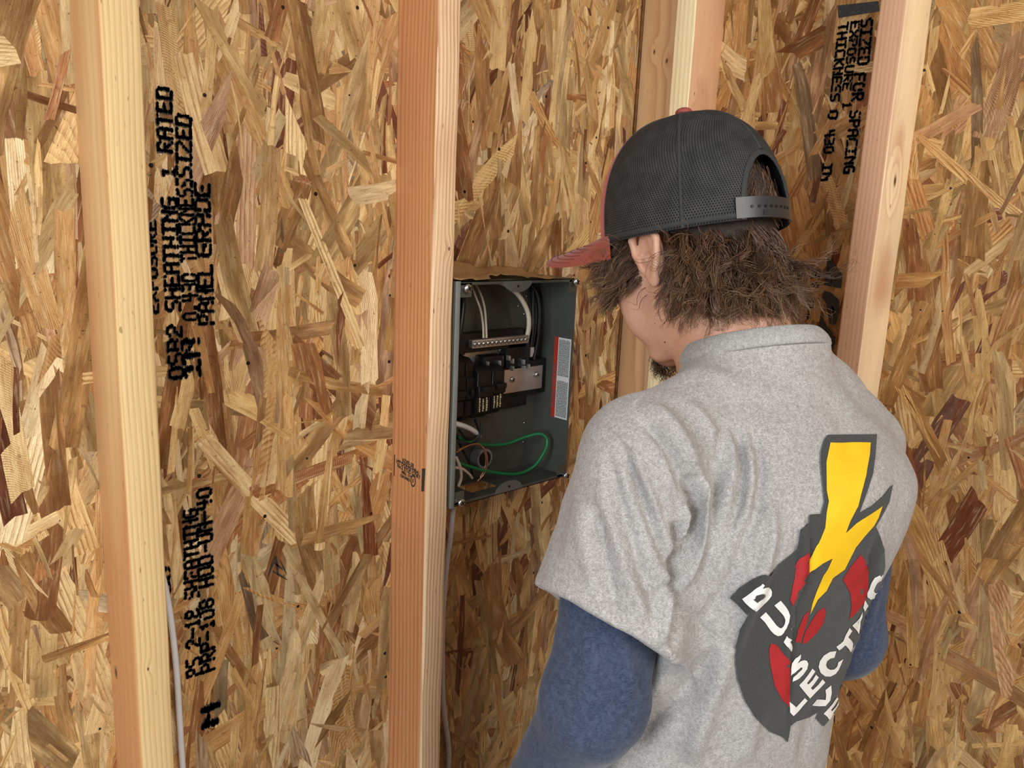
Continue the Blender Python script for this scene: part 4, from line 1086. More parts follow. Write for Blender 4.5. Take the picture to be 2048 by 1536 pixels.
# jeans and boots (below the picture)
ax = axis_pts([(-.24, .24, .010)]); ay = axis_pts([(-.16, .20, .010)]); az = axis_pts([(0, 1.0, .012)])
J = SDF(ax, ay, az); J.ell((-.05, -.002, .90), (.168, .125, .14), k=.03)
for s_ in (-1, 1):
    J.cone((s_*.085-.02, -.004, .88), (s_*.105, .01, .48), .100, .074, .03); J.cone((s_*.105, .01, .48), (s_*.11, -.015, .10), .074, .066, .02)
P2, Q2 = surface_nets(J.F, *J.a); P2 = relax(P2, Q2, 3); o = pp(np_mesh('jeans', b2w(P2), Q2, cloth('blue_denim', (.035, .05, .09), (.06, .08, .13), (.03, .04, .07), 500.0)))
for s_ in (-1, 1):
    J = SDF(axis_pts([(-.22, .22, .006)]), axis_pts([(-.14, .24, .006)]), axis_pts([(-.006, .2, .006)]))
    J.cone((s_*.11, -.03, .06), (s_*.11, -.012, .17), .055, .052, .02); J.cone((s_*.11, -.04, .048), (s_*.125, .14, .040), .046, .040, .03)
    J.loft(lambda X, Y, Z: Z-.004, (-.22, -.14, -.01), (.22, .24, .2), 0, 'sub')
    P2, Q2 = surface_nets(J.F, *J.a); P2 = relax(P2, Q2, 3); pp(np_mesh('boot', b2w(P2), Q2, plain('tan_leather', (.22, .12, .06), .6, noise=.15)))

# ------------------------------------------------------------------ screen print on the back of the shirt
def cast(px, py):
    o = Vector(CAMP); 
    for k in range(14):
        d = Vector(ray(px-k*2.0, py)).normalized(); h = SBV.ray_cast(o, d)
        if h[0] is not None and (k == 0 or True): return h[0], h[1], d
    return None
def printed(name, pts, mat, off, parent, step=5.0, holes=()):
    pts = [Vector(p) for p in pts]; vs = []; 
    for i in range(len(pts)):
        a, b = pts[i], pts[(i+1) % len(pts)]; n = max(1, int((b-a).length/step))
        vs += [a+(b-a)*k/n for k in range(n)]
    nb_ = len(vs); edges = [(i, (i+1) % nb_) for i in range(nb_)]
    x0, x1 = min(v.x for v in vs), max(v.x for v in vs); y0, y1 = min(v.y for v in vs), max(v.y for v in vs)
    poly = [(v.x, v.y) for v in vs]
    A = np.array(poly); X2, Y2 = np.meshgrid(np.arange(x0, x1, step), np.arange(y0, y1, step)); X2, Y2 = X2.ravel(), Y2.ravel()
    ins = np.zeros(len(X2), bool); md = np.full(len(X2), 1e9)
    for i in range(nb_):
        (xa, ya), (xb, yb2) = A[i], A[(i+1) % nb_]
        c = ((ya > Y2) != (yb2 > Y2)) & (X2 < (xb-xa)*(Y2-ya)/(yb2-ya+1e-12)+xa); ins ^= c
        md = np.minimum(md, np.hypot(X2-xa, Y2-ya))
    for x_, y_, i_, m_ in zip(X2, Y2, ins, md):
        if i_ and m_ > step*.45: vs.append(Vector((x_, y_)))
    r = mgeo.delaunay_2d_cdt(vs, edges, [], 1, 1e-4)
    V2, F2 = r[0], r[2]; out = []; ok = []
    for v in V2:
        h = cast(v.x, v.y)
        if h is None: out.append(Vector((0, 0, 0))); ok.append(False); continue
        n = h[1] if h[1].dot(h[2]) < 0 else -h[1]
        out.append(h[0]+n*(off+.0009)-h[2]*.0004); ok.append(True)
    F3 = []
    for f in F2:
        if not all(ok[i] for i in f): continue
        if max((out[f[i]]-out[f[i-1]]).length for i in range(len(f))) > .03: continue
        F3.append(list(f))
    me = bpy.data.meshes.new(name); me.from_pydata([tuple(v) for v in out], [], F3); me.validate()
    bm = bmesh.new(); bm.from_mesh(me); bmesh.ops.delete(bm, geom=[v for v in bm.verts if not v.link_faces], context='VERTS')
    bmesh.ops.recalc_face_normals(bm, faces=bm.faces); bm.to_mesh(me); bm.free()
    o = link(name, me, mat); smooth(o); o.parent = parent
    return o
pk = cloth('print_charcoal', lin(74, 73, 70), lin(58, 58, 56), lin(66, 65, 62)); py_ = plain('print_yellow', lin(238, 190, 12), .7, noise=.03); pr_ = plain('print_red', lin(172, 34, 36), .7, noise=.05); pw_ = plain('print_white', lin(238, 234, 226), .7, noise=.03)
c3 = lambda L: [(1400+x/2.3283, 840+y/2.3273) for x, y in L]
ca = lambda L: [(1460+x/9.6, 1130+y/9.6) for x, y in L]
cb = lambda L: [(1560+x/7.68, 1280+y/7.68) for x, y in L]
cc = lambda L: [(1620+x/7.68, 1130+y/7.68) for x, y in L]
PRN = []
PRN.append(printed('print_backing', c3([(575, 95), (590, 72), (818, 70), (812, 160), (800, 250), (770, 340), (735, 435), (800, 395), (850, 350), (892, 298), (875, 380), (850, 430), (812, 495), (835, 540), (852, 600), (855, 680), (843, 730), (842, 800), (815, 880), (775, 950), (742, 1010), (705, 1060), (695, 1130), (680, 1180), (655, 1250), (650, 1300), (620, 1360), (570, 1423), (535, 1385), (548, 1355), (500, 1382), (440, 1400), (418, 1420), (403, 1500), (385, 1475), (320, 1445), (250, 1375), (205, 1300), (170, 1200), (160, 1130), (165, 1050), (190, 970), (232, 895), (222, 905), (190, 870), (140, 825), (185, 775), (240, 742), (300, 716), (320, 722), (360, 670), (450, 600), (462, 560), (468, 510), (500, 480), (508, 440), (560, 437), (575, 380), (570, 330), (565, 280), (558, 200), (560, 150)]), pk, .0008, shirt))
PRN.append(printed('print_bolt', c3([(600, 110), (787, 110), (783, 165), (765, 260), (740, 350), (728, 400), (690, 470), (670, 523), (720, 478), (780, 440), (840, 400), (820, 455), (800, 490), (755, 540), (715, 590), (690, 640), (665, 690), (610, 730), (580, 790), (540, 830), (505, 898), (515, 850), (540, 780), (565, 720), (585, 690), (608, 640), (560, 665), (511, 705), (510, 650), (545, 570), (575, 500), (583, 430), (592, 380), (583, 330), (582, 200)]), py_, .0014, shirt))
for L in ([(510, 608), (511, 705), (480, 755), (450, 800), (430, 860), (418, 830), (425, 770), (440, 690), (460, 650), (490, 620)],
          [(738, 622), (770, 660), (783, 700), (780, 780), (757, 845), (720, 890), (686, 922), (697, 860), (690, 800), (670, 760), (655, 738), (690, 680)],
          [(325, 1033), (350, 1040), (420, 1120), (415, 1330), (385, 1310), (340, 1230), (318, 1120), (315, 1060)],
          [(500, 880), (490, 940), (460, 1030), (440, 1025), (455, 960), (475, 905)],
          [(568, 866), (576, 890), (565, 940), (535, 985), (490, 1030), (468, 1035), (480, 985), (510, 930), (540, 885)]):
    printed('print_red_shape', c3(L), pr_, .0014, shirt)
LET = [ca([(255, 635), (330, 590), (420, 525), (490, 465), (560, 400), (625, 340), (632, 365), (605, 435), (640, 415), (690, 405), (735, 425), (775, 480), (770, 560), (720, 630), (650, 690), (560, 770), (465, 860), (400, 790), (320, 715)]),
 ca([(825, 740), (945, 652), (1030, 750), (1115, 855), (1143, 940), (1130, 1070), (1085, 1180), (1020, 1270), (960, 1315), (890, 1330), (820, 1295), (755, 1230), (700, 1150), (640, 1060), (548, 970), (662, 870), (740, 960), (800, 1040), (860, 1120), (915, 1168), (960, 1180), (1010, 1150), (1045, 1090), (1055, 1020), (1020, 960), (940, 870)]),
 ca([(1090, 1325), (1150, 1405), (1190, 1480), (1195, 1560), (1170, 1630), (1110, 1560), (1020, 1445)]),
 cb([(290, 195), (285, 260), (240, 330), (190, 385), (235, 340), (290, 300), (340, 285), (380, 295), (402, 340), (385, 420), (330, 500), (260, 570), (183, 612), (188, 550), (250, 480), (305, 430), (312, 400), (285, 400), (230, 450), (163, 522), (168, 420), (180, 330), (220, 260)]),
 cb([(135, 920), (215, 1010), (290, 930), (350, 865), (392, 908), (320, 990), (250, 1075), (180, 1142), (140, 1080)]),
 cb([(260, 672), (330, 600), (400, 510), (465, 415), (510, 460), (440, 560), (380, 640), (402, 660), (470, 590), (520, 508), (562, 550), (500, 640), (440, 715), (470, 745), (550, 670), (620, 580), (662, 630), (580, 720), (500, 800), (430, 875), (340, 770)]),
 cb([(752, 672), (760, 790), (735, 910), (672, 985), (580, 985), (458, 975), (540, 885), (610, 888), (668, 900), (672, 820), (662, 750)]),
 cb([(838, 858), (862, 885), (800, 990), (745, 1060), (765, 1072), (820, 1010), (872, 925), (880, 945), (820, 1050), (775, 1110), (790, 1110), (725, 1210), (690, 1160), (637, 1110), (700, 1040), (770, 960)]),
 cb([(830, 148), (800, 248), (740, 262), (690, 300), (672, 360), (690, 410), (740, 438), (800, 430), (845, 385), (860, 320), (938, 272), (900, 360), (865, 440), (820, 500), (740, 540), (660, 535), (590, 480), (560, 390), (580, 300), (640, 215), (730, 160)]),
 cc([(570, 948), (612, 995), (550, 1090), (590, 1130), (625, 1190), (618, 1270), (590, 1328), (550, 1260), (505, 1212), (455, 1260), (412, 1290), (367, 1235), (430, 1190), (475, 1150), (510, 1060)]),
 cc([(775, 700), (770, 780), (740, 850), (735, 930), (715, 1040), (680, 990), (612, 912), (680, 850), (730, 790)]),
 cc([(825, 508), (865, 600), (812, 692), (788, 625), (800, 580)]),
 cc([(1090, 130), (1055, 225), (1010, 245), (975, 310), (955, 370), (965, 405), (1000, 415), (1035, 380), (1080, 285), (1065, 380), (1020, 460), (960, 500), (905, 502), (862, 465), (865, 400), (905, 320), (935, 240), (985, 165), (1040, 135)])]
for L in LET: printed('print_letter', L, pw_, .0017, shirt, 4.0)
for L in (ca([(505, 692), (470, 640), (520, 560), (585, 520), (615, 530), (620, 575), (560, 640)]),): printed('print_counter', L, pk, .0022, shirt, 3.0)

# ------------------------------------------------------------------ cap
AC = math.radians(7-12); BC = math.radians(11)
cr_ = np.array([math.cos(AC), -math.sin(AC), 0.]); cf0 = np.array([math.sin(AC), math.cos(AC), 0.])
cf_ = math.cos(BC)*cf0-math.sin(BC)*BZ; cu_ = math.cos(BC)*BZ+math.sin(BC)*cf0; CM_ = np.stack([cr_, cf_, cu_])
CO = HO+np.array([-.006, 0, 0])
def c2w(p): return b2w(CO+np.asarray(p, float)@CM_)
CAa, CAb, CAH, CAZ = .1105, .0905, .1335, .0125
def crown(phi, t, off=0.0):
    "phi degrees from the front towards the wearer's left; t 0 rim .. 1 button"
    n = 2.35; r = max(0, math.cos(t*math.pi/2))**(2/n); h = math.sin(t*math.pi/2)**(2/n); p = math.radians(phi)
    seam = .0012*(1-abs(((phi+0) % 60)-30)/30)*r
    a = CAa+off+seam; b = CAb+off+seam
    front = max(0, math.cos(p))
    x = -b*r*math.sin(p); y = a*r*math.cos(p)+.004*front*math.sin(t*math.pi); z = CAZ+(CAH+off)*h+.006*front**2*math.sin(t*math.pi)
    z -= .004*(1-t)*(math.cos(2*p)*-.5+.5)
    return np.array([x, y, z])
cap = empty('cap', (0, 0, 0)); cap.parent = person; cap.location = V(c2w((0, 0, CAZ)))-Vector(BO); cap['label'] = 'mesh-backed cap with coral front and dark grey net'
def cpart(o): o.parent = cap; o.matrix_parent_inverse = Matrix.Translation(V(c2w((0, 0, CAZ)))).inverted(); return o
bpy.context.view_layer.update()
NPH, NT = 180, 40
def opening(phi, t):
    "arch over the strap at the back"
    d = ((phi-180+180) % 360)-180; return 1-(d/25.0)**2-(t/.31)**2
m, nt, b = newmat('cap_net'); N = NB(nt); uvn = N.n('ShaderNodeUVMap', uv_map='net').outputs[0]
su = N.n('ShaderNodeSeparateXYZ', i={0: uvn}); U_, V_ = su.outputs[0], su.outputs[1]
rowp = N.m('FRACT', N.m('MULTIPLY', V_, .5)); sh_ = N.m('MULTIPLY', N.m('GREATER_THAN', rowp, .5), .5)
fu = N.m('SUBTRACT', N.m('FRACT', N.m('ADD', U_, sh_)), .5); fv = N.m('SUBTRACT', N.m('FRACT', V_), .5)
rad = N.m('SQRT', N.m('ADD', N.m('MULTIPLY', N.m('MULTIPLY', fu, fu), 1.5), N.m('MULTIPLY', fv, fv)))
hole = N.mr(rad, .40, .28)
tc = N.n('ShaderNodeTexCoord').outputs['Object']; fz = N.noise(tc, 60, 3)
netc = N.mix(N.mr(fz, .3, .7), lin(50, 50, 49), lin(68, 67, 64))
nt.links.new(N.mix(hole, netc, (.0045, .0045, .005, 1)), b.inputs['Base Color']); b.inputs['Roughness'].default_value = .75; b.inputs['Specular IOR Level'].default_value = .25
nt.links.new(N.bump(N.m('MULTIPLY', hole, -1.0), .6, .0006), b.inputs['Normal']); net = m
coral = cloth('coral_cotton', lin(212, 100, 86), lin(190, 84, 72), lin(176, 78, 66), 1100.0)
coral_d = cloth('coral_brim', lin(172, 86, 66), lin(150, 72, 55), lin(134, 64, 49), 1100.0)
def crown_piece(name, p0, p1, mat, off=0.0, uv=False, t1=1.0):
    n = int(round(abs(p1-p0)/2)); vs = []; fs = []; uvs = []
    V_id = {}
    for i in range(n+1):
        for j in range(NT+1):
            ph = p0+(p1-p0)*i/n; t = j/NT*t1; V_id[i, j] = len(vs); vs.append(c2w(crown(ph, t, off)))
    for i in range(n):
        for j in range(NT):
            if opening(p0+(p1-p0)*(i+.5)/n, (j+.5)/NT*t1) > 0: continue
            fs.append((V_id[i, j], V_id[i+1, j], V_id[i+1, j+1], V_id[i, j+1]))
            a_ = lambda ii, jj: ((p0+(p1-p0)*ii/n)*math.pi/180*.10/.0029*(.30+.70*math.cos(jj/NT*t1*math.pi/2)), jj/NT*t1*.205/.0021)
            uvs += [a_(i, j), a_(i+1, j), a_(i+1, j+1), a_(i, j+1)]
    o = mesh(name, vs, fs, mat, None, True)
    if uv:
        l = o.data.uv_layers.new(name='net'); l.data.foreach_set('uv', np.array(uvs, dtype=np.float32).ravel())
    s = o.modifiers.new('thickness', 'SOLIDIFY'); s.thickness = .0012; s.offset = -1
    return cpart(o)
crown_piece('front_panel', -58, 58, coral)['label'] = 'coral front panel'
o = crown_piece('net_panel', 58, 120, net, .0002, True); o['label'] = 'dark grey net'
for a_, b_2 in ((120, 180), (180, 240), (240, 302)): crown_piece('net_panel', a_, b_2, net, .0002, True)['label'] = 'dark grey net'
tape = plain('cap_tape', lin(47, 47, 46), .8, noise=.15, scale=400)
def strip(name, path, wd, mat, off=.0012, th=.0009):
    "flat tape following the crown along path [(phi,t)]"
    vs = []; fs = []; Pn = len(path)
    for k, (ph, t) in enumerate(path):
        ph0, t0 = path[max(0, k-1)]; ph1, t1_ = path[min(Pn-1, k+1)]
        c = crown(ph, t, off); d = crown(ph1, t1_, off)-crown(ph0, t0, off); d /= np.linalg.norm(d)+1e-9
        n = c-np.array([0, 0, CAZ+.02]); n /= np.linalg.norm(n); s = np.cross(d, n); s /= np.linalg.norm(s)
        for q in (c-s*wd/2-n*th, c-s*wd/2, c-s*wd/4+n*th, c+s*wd/4+n*th, c+s*wd/2, c+s*wd/2-n*th): vs.append(c2w(q))
    for k in range(Pn-1):
        for j in range(6): fs.append((k*6+j, k*6+(j+1) % 6, (k+1)*6+(j+1) % 6, (k+1)*6+j))
    return cpart(mesh(name, vs, fs, mat, None, 40))
for ph in (120, 240): strip('seam_tape', [(ph, t) for t in np.linspace(0, .97, 30)], .0035, tape, .0004)
strip('seam_tape', [(180, t) for t in np.linspace(.33, .97, 24)], .0035, tape, .0004)
for ph in (58, 302): strip('panel_seam', [(ph, t) for t in np.linspace(0, .97, 30)], .0018, net if False else tape, .0003)
strip('opening_binding', [(180+25*math.cos(w), .31*math.sin(w)) for w in np.linspace(0.0, math.pi, 44)], .0062, tape, .0010, .0009)
strip('rim_binding', [(ph, .012) for ph in np.linspace(60, 155, 60)], .0055, tape, .0003); strip('rim_binding', [(ph, .012) for ph in np.linspace(205, 300, 60)], .0055, tape, .0003)
# snap strap with its holes
vs = []; fs = []
for k in range(41):
    ph = 150+60*k/40
    for (o_, h_) in ((.0006, .0), (.0022, .0005), (.0022, .0215), (.0006, .022)):
        q = crown(ph, 0, o_); q[2] += h_+.001; vs.append(c2w(q))
for k in range(40):
    for j in range(4): fs.append((k*4+j, k*4+(j+1) % 4, (k+1)*4+(j+1) % 4, (k+1)*4+j))
plas = plain('strap_plastic', lin(42, 42, 44), .38, noise=.05)
st_ = cpart(mesh('snap_strap', vs, fs, plas, None, 40)); st_['label'] = 'dark plastic snap strap with a row of holes'
for k in range(8):
    q = crown(160+k*5.0, 0, .0021); q[2] += .0125; q2 = crown(160+k*5.0, 0, .0030); q2[2] += .0125
    bm = bmesh.new(); cylinder(bm, c2w(q), c2w(q2), .0016, n=12); h_ = bmobj('strap_hole', bm, M['black']); cpart(h_)
vs = []
for (ph, zz) in ((168, .0035), (179, .0035), (179, .0085), (168, .0085)):
    q = crown(ph, 0, .0028); q[2] += zz; vs.append(c2w(q))
cpart(mesh('strap_mark', vs, [(0, 1, 2, 3)], plain('strap_mark', (.016, .016, .017), .5)))
# button
bm = bmesh.new(); bmesh.ops.create_uvsphere(bm, u_segments=24, v_segments=12, radius=1, matrix=Matrix.Translation(V(c2w(crown(0, 1, .0040)))) @ Matrix(((*(BM.T@cr_), 0), (*(BM.T@cf_), 0), (*(BM.T@cu_), 0), (0, 0, 0, 1))).transposed().to_3x3().to_4x4() @ Matrix.Diagonal((.0095, .0095, .0052, 1)))
o = cpart(bmobj('button', bm, plain('button_coral', lin(150, 66, 58), .7, noise=.1, scale=500), sm=60)); o['label'] = 'coral cloth button'
# brim
vs = []; fs = []; NB_, MB_ = 44, 12
for layer in (0, 1):
    for i in range(NB_+1):
        ph = -66+132*i/NB_; base = crown(ph, 0, .001 if not layer else .001)
        w = ph/66; ln = .106*math.sqrt(max(0, 1-abs(w)**3.4))
        for j in range(MB_+1):
            s = j/MB_
            x = base[0]*(1+.10*s*(1-abs(w))); y = base[1]+ln*s
            z = base[2]-.05*ln*s-3.3*(x**2)*(.10+.90*s)*1.15+.011-(.0035 if layer else 0)
            if s == 1: z += -.0010 if not layer else .0010
            vs.append(c2w((x, y, z)))
st = MB_+1; off_ = (NB_+1)*st
for i in range(NB_):
    for j in range(MB_):
        a = i*st+j; fs.append((a, a+1, a+st+1, a+st)); fs.append((off_+a, off_+a+st, off_+a+st+1, off_+a+1))
    fs.append((i*st+MB_, off_+i*st+MB_, off_+(i+1)*st+MB_, (i+1)*st+MB_)); fs.append((i*st, (i+1)*st, off_+(i+1)*st, off_+i*st))
for j in range(MB_):
    fs.append((j, off_+j, off_+j+1, j+1)); a = NB_*st+j; fs.append((a, a+1, off_+a+1, off_+a))
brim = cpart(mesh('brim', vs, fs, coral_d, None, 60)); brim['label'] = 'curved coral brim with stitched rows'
for q in (.30, .42, .54, .66, .78, .90):
    pth = []
    for i in range(3, NB_-2):
        j = q*MB_; a = np.array(vs[i*st+int(j)]); b2 = np.array(vs[i*st+min(MB_, int(j)+1)]); pth.append(a+(b2-a)*(j-int(j))+np.array([0, 0, .0002]))
    o = tube('stitching', pth, .00045, plain('stitch_coral', lin(140, 60, 46), .8) if q == .30 else bpy.data.materials['stitch_coral'], n=4, sub=2); o.parent = brim

# ------------------------------------------------------------------ hair
def hairmat(name, c0, c1, c2):
    m, nt, b = newmat(name); N = NB(nt)
    t = N.n('ShaderNodeVertexColor', layer_name='tone'); f = N.n('ShaderNodeSeparateColor', i={0: t.outputs[0]})
    c = N.mix(f.outputs[0], c0, c1); c = N.mix(N.m('MULTIPLY', f.outputs[1], f.outputs[1]), c, c2)
    nt.links.new(c, b.inputs['Base Color']); b.inputs['Roughness'].default_value = .42; b.inputs['Specular IOR Level'].default_value = .55
    return m
hm = hairmat('brown_hair', lin(48, 32, 23), lin(118, 82, 55), lin(192, 152, 108))
HRG = np.random.default_rng(5)
def strands_mesh(name, curves, rad, mat, parent_fn):
    "curves: list of (Nx3 points in body frame, tone, tip) -> three-sided tapering tubes"
    vs = []; fs = []; col = []
    for pts, tone, tip in curves:
        m = len(pts); b0 = len(vs); ref = np.array([.3, .5, .8])
        for i, p in enumerate(pts):
            t = pts[min(i+1, m-1)]-pts[max(i-1, 0)]; t = t/(np.linalg.norm(t)+1e-9)
            a = np.cross(t, ref); a /= np.linalg.norm(a)+1e-9; b2 = np.cross(a, t); r = rad*(1-.75*(i/(m-1))**2)
            for k in range(3):
                w = 2.0944*k; vs.append(p+r*(math.cos(w)*a+math.sin(w)*b2))
                col.append((tone, tip*(i/(m-1)), 0, 1))
        for i in range(m-1):
            for k in range(3): fs.append((b0+i*3+k, b0+i*3+(k+1) % 3, b0+(i+1)*3+(k+1) % 3, b0+(i+1)*3+k))
    Pn = np.array(vs); o = np_mesh(name, b2w(Pn), np.array(fs), mat); c = o.data.color_attributes.new(name='tone', type='FLOAT_COLOR', domain='POINT')
    c.data.foreach_set('color', np.array(col, dtype=np.float32).ravel()); o['kind'] = 'stuff'
    return parent_fn(o)
EC, ER = np.array([0, .002, .030]), np.array([.078, .098, .104])
LFR = [CM_, CO]
def to_head(p): return (LFR[1]+p@LFR[0]-HO)@HM.T
def from_head(q): return (HO+q@HM-LFR[1])@LFR[0].T
def hp(phi, z, out=0.0):
    "scalp point at azimuth phi (deg, to the wearer's left) and height z in the cap's frame"
    p = math.radians(phi); q = np.array([-.08*math.sin(p), .10*math.cos(p), z])
    for _ in range(6):
        e = to_head(q)-EC; k = math.sqrt(((e/ER)**2).sum()); q2 = from_head(EC+e/k*(1+out/.09)); q = np.array([q2[0], q2[1], z])
    return q
DOWN = np.array([0, 0, -1.])@CM_.T
curves = []
def lock(root, dir0, length, curl, cturn, n, spread, wav, grav=.6, tone=None, seg=14, out_dir=None, flip=0.0):
    "a tuft: a guide that leaves along dir0, bends with gravity, curls, and strands that wander about it"
    tone = HRG.uniform(.1, 1) if tone is None else tone
    d = dir0/np.linalg.norm(dir0); p = root.copy(); ds = length/seg; g_ = [p.copy()]; ax_ = HRG.normal(size=3); ax_ /= np.linalg.norm(ax_)
    for i in range(seg):
        s = i/seg
        d = d+DOWN*grav*ds*14*(1-s*flip*2.2)
        if out_dir is not None: d = d+out_dir*flip*ds*22*s
        d /= np.linalg.norm(d)
        d = d+np.cross(ax_, d)*cturn*ds*(.4+s)
        d /= np.linalg.norm(d); p = p+d*ds; g_.append(p.copy())
    g_ = np.array(g_); ph = HRG.uniform(0, 6.3); s = np.linspace(0, 1, seg+1)
    t = np.gradient(g_, axis=0); t /= np.linalg.norm(t, axis=1, keepdims=True); a = np.cross(t, [.2, .3, .9]); a /= np.linalg.norm(a, axis=1, keepdims=True); b2 = np.cross(t, a)
    fr = length/wav*6.283
    for k in range(n):
        o1, o2 = HRG.normal(0, spread, 2); lk = HRG.uniform(.7, 1.08); ss = s*lk
        fz = HRG.uniform(.85, 1.2); p2 = ph+HRG.normal(0, .28); amp = curl*HRG.uniform(.6, 1.3)
        fan = (1.15-.55*s)[:, None]
        pt = np.stack([np.interp(ss, s, g_[:, q]) for q in range(3)], 1)
        pt = pt+fan*(o1*a+o2*b2)+(amp*s**.6*np.cos(ss*fr*fz+p2))[:, None]*a+(amp*s**.6*np.sin(ss*fr*fz+p2))[:, None]*b2
        jit = HRG.normal(0, .00028, pt.shape); jit[0] = 0; pt = pt+np.cumsum(jit, 0)*.5
        # keep hairs outside the head
        e = to_head(pt)-EC; q = np.sqrt(((e/ER)**2).sum(1)); m_ = q < 1
        pt[m_] = from_head(EC+e[m_]/q[m_][:, None]*1.006)
        curves.append((LFR[1]+pt@LFR[0], min(1, max(0, tone+HRG.normal(0, .2))), HRG.uniform(0, 1.0) if HRG.random() < .5 else HRG.uniform(0, .4)))
def skip_ear(phi, z): return 80 < phi < 103 and z > -.045
# back and sides
for i in range(520):
    phi = HRG.uniform(108, 262); z = HRG.uniform(-.064, .008)
    p = math.radians(phi); out = np.array([-math.sin(p), math.cos(p), 0]); tang = np.array([-math.cos(p), -math.sin(p), 0])
    back = math.exp(-((phi-170)/50)**2); zz = (z+.062)/.068
    L = (.056+.046*back)*(.62+.52*zz)*HRG.uniform(.8, 1.15)
    d0 = out*(.34+.34*zz*back+.15*zz)+DOWN*.9+tang*HRG.normal(.35, .40)
    lock(hp(phi, z, .001), d0, L, HRG.uniform(.002, .0066), HRG.normal(0, 22), 18, .0025, HRG.uniform(.032, .062), .70, flip=HRG.uniform(.0, .55)*back, out_dir=out)
# temples and sideburn in front of the ear
for i in range(150):
    phi = HRG.uniform(42, 72) if i % 5 else HRG.uniform(285, 316); z = HRG.uniform(-.034, .012)
    p = math.radians(phi); out = np.array([-math.sin(p), math.cos(p), 0])
    L = HRG.uniform(.032, .062)
    d0 = out*.62+DOWN*.75+np.array([0, 1, 0])*HRG.normal(.45, .25)
    lock(hp(phi, z, .001), d0, L, HRG.uniform(.0012, .0035), HRG.normal(0, 24), 16, .0022, HRG.uniform(.025, .05), .6, flip=HRG.uniform(0, .4), out_dir=out)
# hair behind the ear tucked backwards
for i in range(46):
    phi = HRG.uniform(108, 118); z = HRG.uniform(-.040, .008)
    p = math.radians(phi); out = np.array([-math.sin(p), math.cos(p), 0])
    lock(hp(phi, z, .003), out*.7+DOWN*.55+np.array([0, -1, 0])*.8, HRG.uniform(.05, .075), .003, HRG.normal(0, 15), 16, .0022, .04, .7)
# hair showing through the opening of the cap
for i in range(110):
    phi = 180+HRG.uniform(-22, 20); z = HRG.uniform(.036, .100)
    q0 = hp(phi, z, .003); tang = np.array([1., 0, 0])
    lock(q0, tang*(.55 if phi > 180 else -.55)*HRG.uniform(-.3, 1)+np.array([0, -.22, .1])+DOWN*.7, HRG.uniform(.022, .034), .0014, HRG.normal(0, 8), 20, .0030, .05, .5)
# stray hairs
for i in range(70):
    phi = HRG.uniform(50, 165); z = HRG.uniform(-.05, .02); p = math.radians(phi); out = np.array([-math.sin(p), math.cos(p), 0])
    if skip_ear(phi, z): continue
    lock(hp(phi, z, .001), out*1.1+DOWN*.7+HRG.normal(0, .4, 3), HRG.uniform(.04, .08), HRG.uniform(.003, .008), HRG.normal(0, 35), 2, .003, .04, .45, flip=.5, out_dir=out)
strands_mesh('hair', curves, .00040, hm, pp)
# undercoat of hair hugging the scalp below the cap
ax = axis_pts([(-.11, .11, .003)]); ay = axis_pts([(-.01, .25, .003)]); az = axis_pts([(1.47, 1.75, .003)])
Hs = SDF(ax, ay, az); Hs.ell(h2b((0, -.004, .030)), (.0810, .1000, .100), HR, .01)
cz_ = lambda X, Y, Z: (X-CO[0])*cu_[0]+(Y-CO[1])*cu_[1]+(Z-CO[2])*cu_[2]
cy2 = lambda X, Y, Z: (X-CO[0])*cf_[0]+(Y-CO[1])*cf_[1]+(Z-CO[2])*cf_[2]
Hs.loft(lambda X, Y, Z: -(cz_(X, Y, Z)-.080), (-.11, -.01, 1.47), (.11, .25, 1.75), .004, 'sub')
Hs.loft(lambda X, Y, Z: cz_(X, Y, Z)+.050, (-.11, -.01, 1.47), (.11, .25, 1.75), .004, 'sub')
Hs.loft(lambda X, Y, Z: -(cy2(X, Y, Z)-np.where(cz_(X, Y, Z) > .016, .045, -.026)), (-.11, -.01, 1.47), (.11, .25, 1.75), .002, 'sub')
P2, Q2 = surface_nets(Hs.F, *Hs.a); P2 = relax(P2, Q2, 3)
pp(np_mesh('hair_undercoat', b2w(P2), Q2, plain('dark_roots', lin(50, 36, 27), .8, noise=.4, scale=300, bump=.6)))
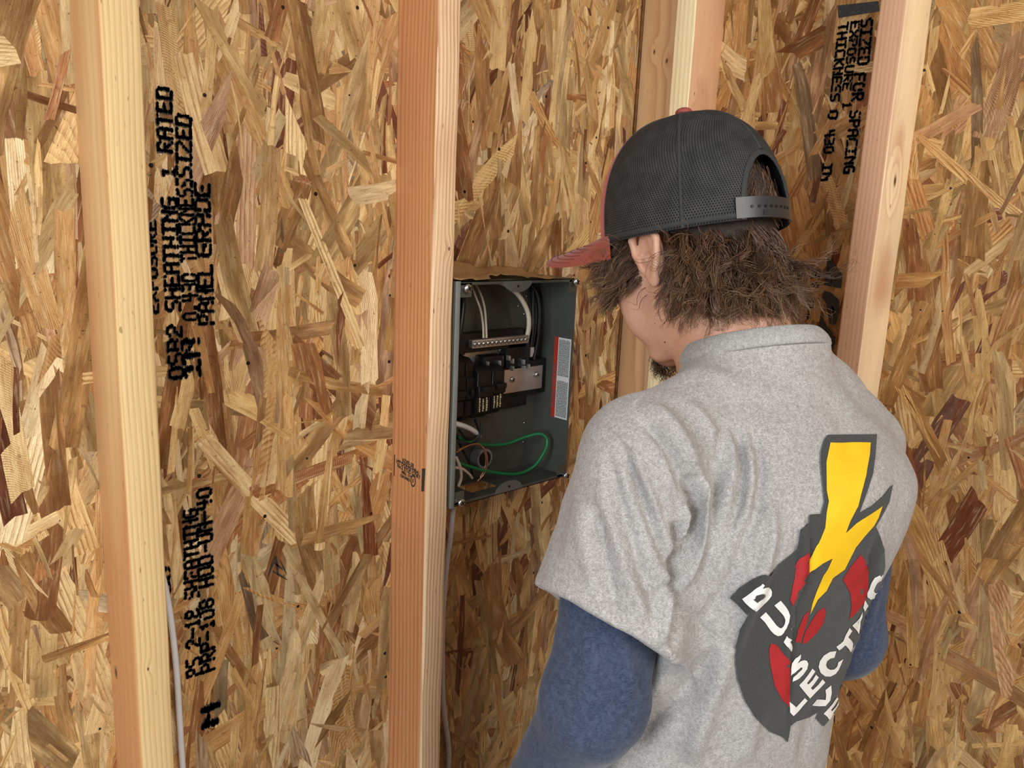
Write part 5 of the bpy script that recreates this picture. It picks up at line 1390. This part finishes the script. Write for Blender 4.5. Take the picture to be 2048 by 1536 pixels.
# goatee and eyebrows
LFR[0], LFR[1] = HM, HO; ER = ER*.5; DOWN = np.array([0, 0, -1.])@HM.T
curves = []
for i in range(210):
    u = HRG.uniform(-1, 1); v = HRG.uniform(-1, 1)
    root = np.array([u*.026, .086+.012*(1-abs(u))+.004*v, -.106+.010*v]); root[1] -= .004 if v > .5 else 0
    root[2] -= .005*(1-u*u)
    lock(root, np.array([u*.3, .15, -.9])+HRG.normal(0, .25, 3), HRG.uniform(.010, .024), .0022, HRG.normal(0, 60), 3, .0012, .012, .2, seg=8)
strands_mesh('goatee', curves, .00022, hairmat('beard_hair', lin(60, 44, 32), lin(118, 90, 62), lin(150, 120, 84)), pp)
curves = []
for s_ in (-1, 1):
    for i in range(60):
        u = HRG.uniform(0, 1); root = np.array([s_*(.014+.034*u), .101-.016*u*u, .027+.006*math.sin(u*2.2)+HRG.normal(0, .0012)])
        lock(root, np.array([s_*1., .2, .15]), .008, .0004, 0, 2, .0005, .02, .1, seg=5)
strands_mesh('eyebrows', curves, .0002, hm, pp)
for s_ in (-1, 1):
    bm = bmesh.new(); cen = h2w((s_*.031, .0845, .006)); bmesh.ops.create_uvsphere(bm, u_segments=20, v_segments=14, radius=.0125, matrix=Matrix.Translation(V(cen)))
    e_ = pp(bmobj('eye', bm, plain('eye_white', (.75, .72, .68), .2), sm=80))
    bm = bmesh.new(); q = h2w((s_*.031, .0965, .002)); q1 = h2w((s_*.031, .0974, .0016)); cylinder(bm, q, q1, .0052, n=20); i_ = bmobj('iris', bm, plain('iris_brown', (.10, .05, .02), .2), sm=40); i_.parent = e_
# mole and freckles on the jaw
PBV = BVHTree.FromObject(person, bpy.context.evaluated_depsgraph_get())
for px_, py2, r_ in ((1330, 684, .0011), (1386, 695, .0010), (1329, 646, .0007), (1310, 647, .0006)):
    o_ = Vector(CAMP)-Vector(BO); h = PBV.ray_cast(Vector(CAMP)-person.matrix_world.translation, Vector(ray(px_, py2)).normalized())
    if h[0] is not None:
        w_ = h[0]+Vector(BO); bm = bmesh.new(); bmesh.ops.create_uvsphere(bm, u_segments=10, v_segments=6, radius=r_, matrix=Matrix.Translation(w_))
        pp(bmobj('mole', bm, plain('mole', lin(96, 62, 48), .6), sm=60))
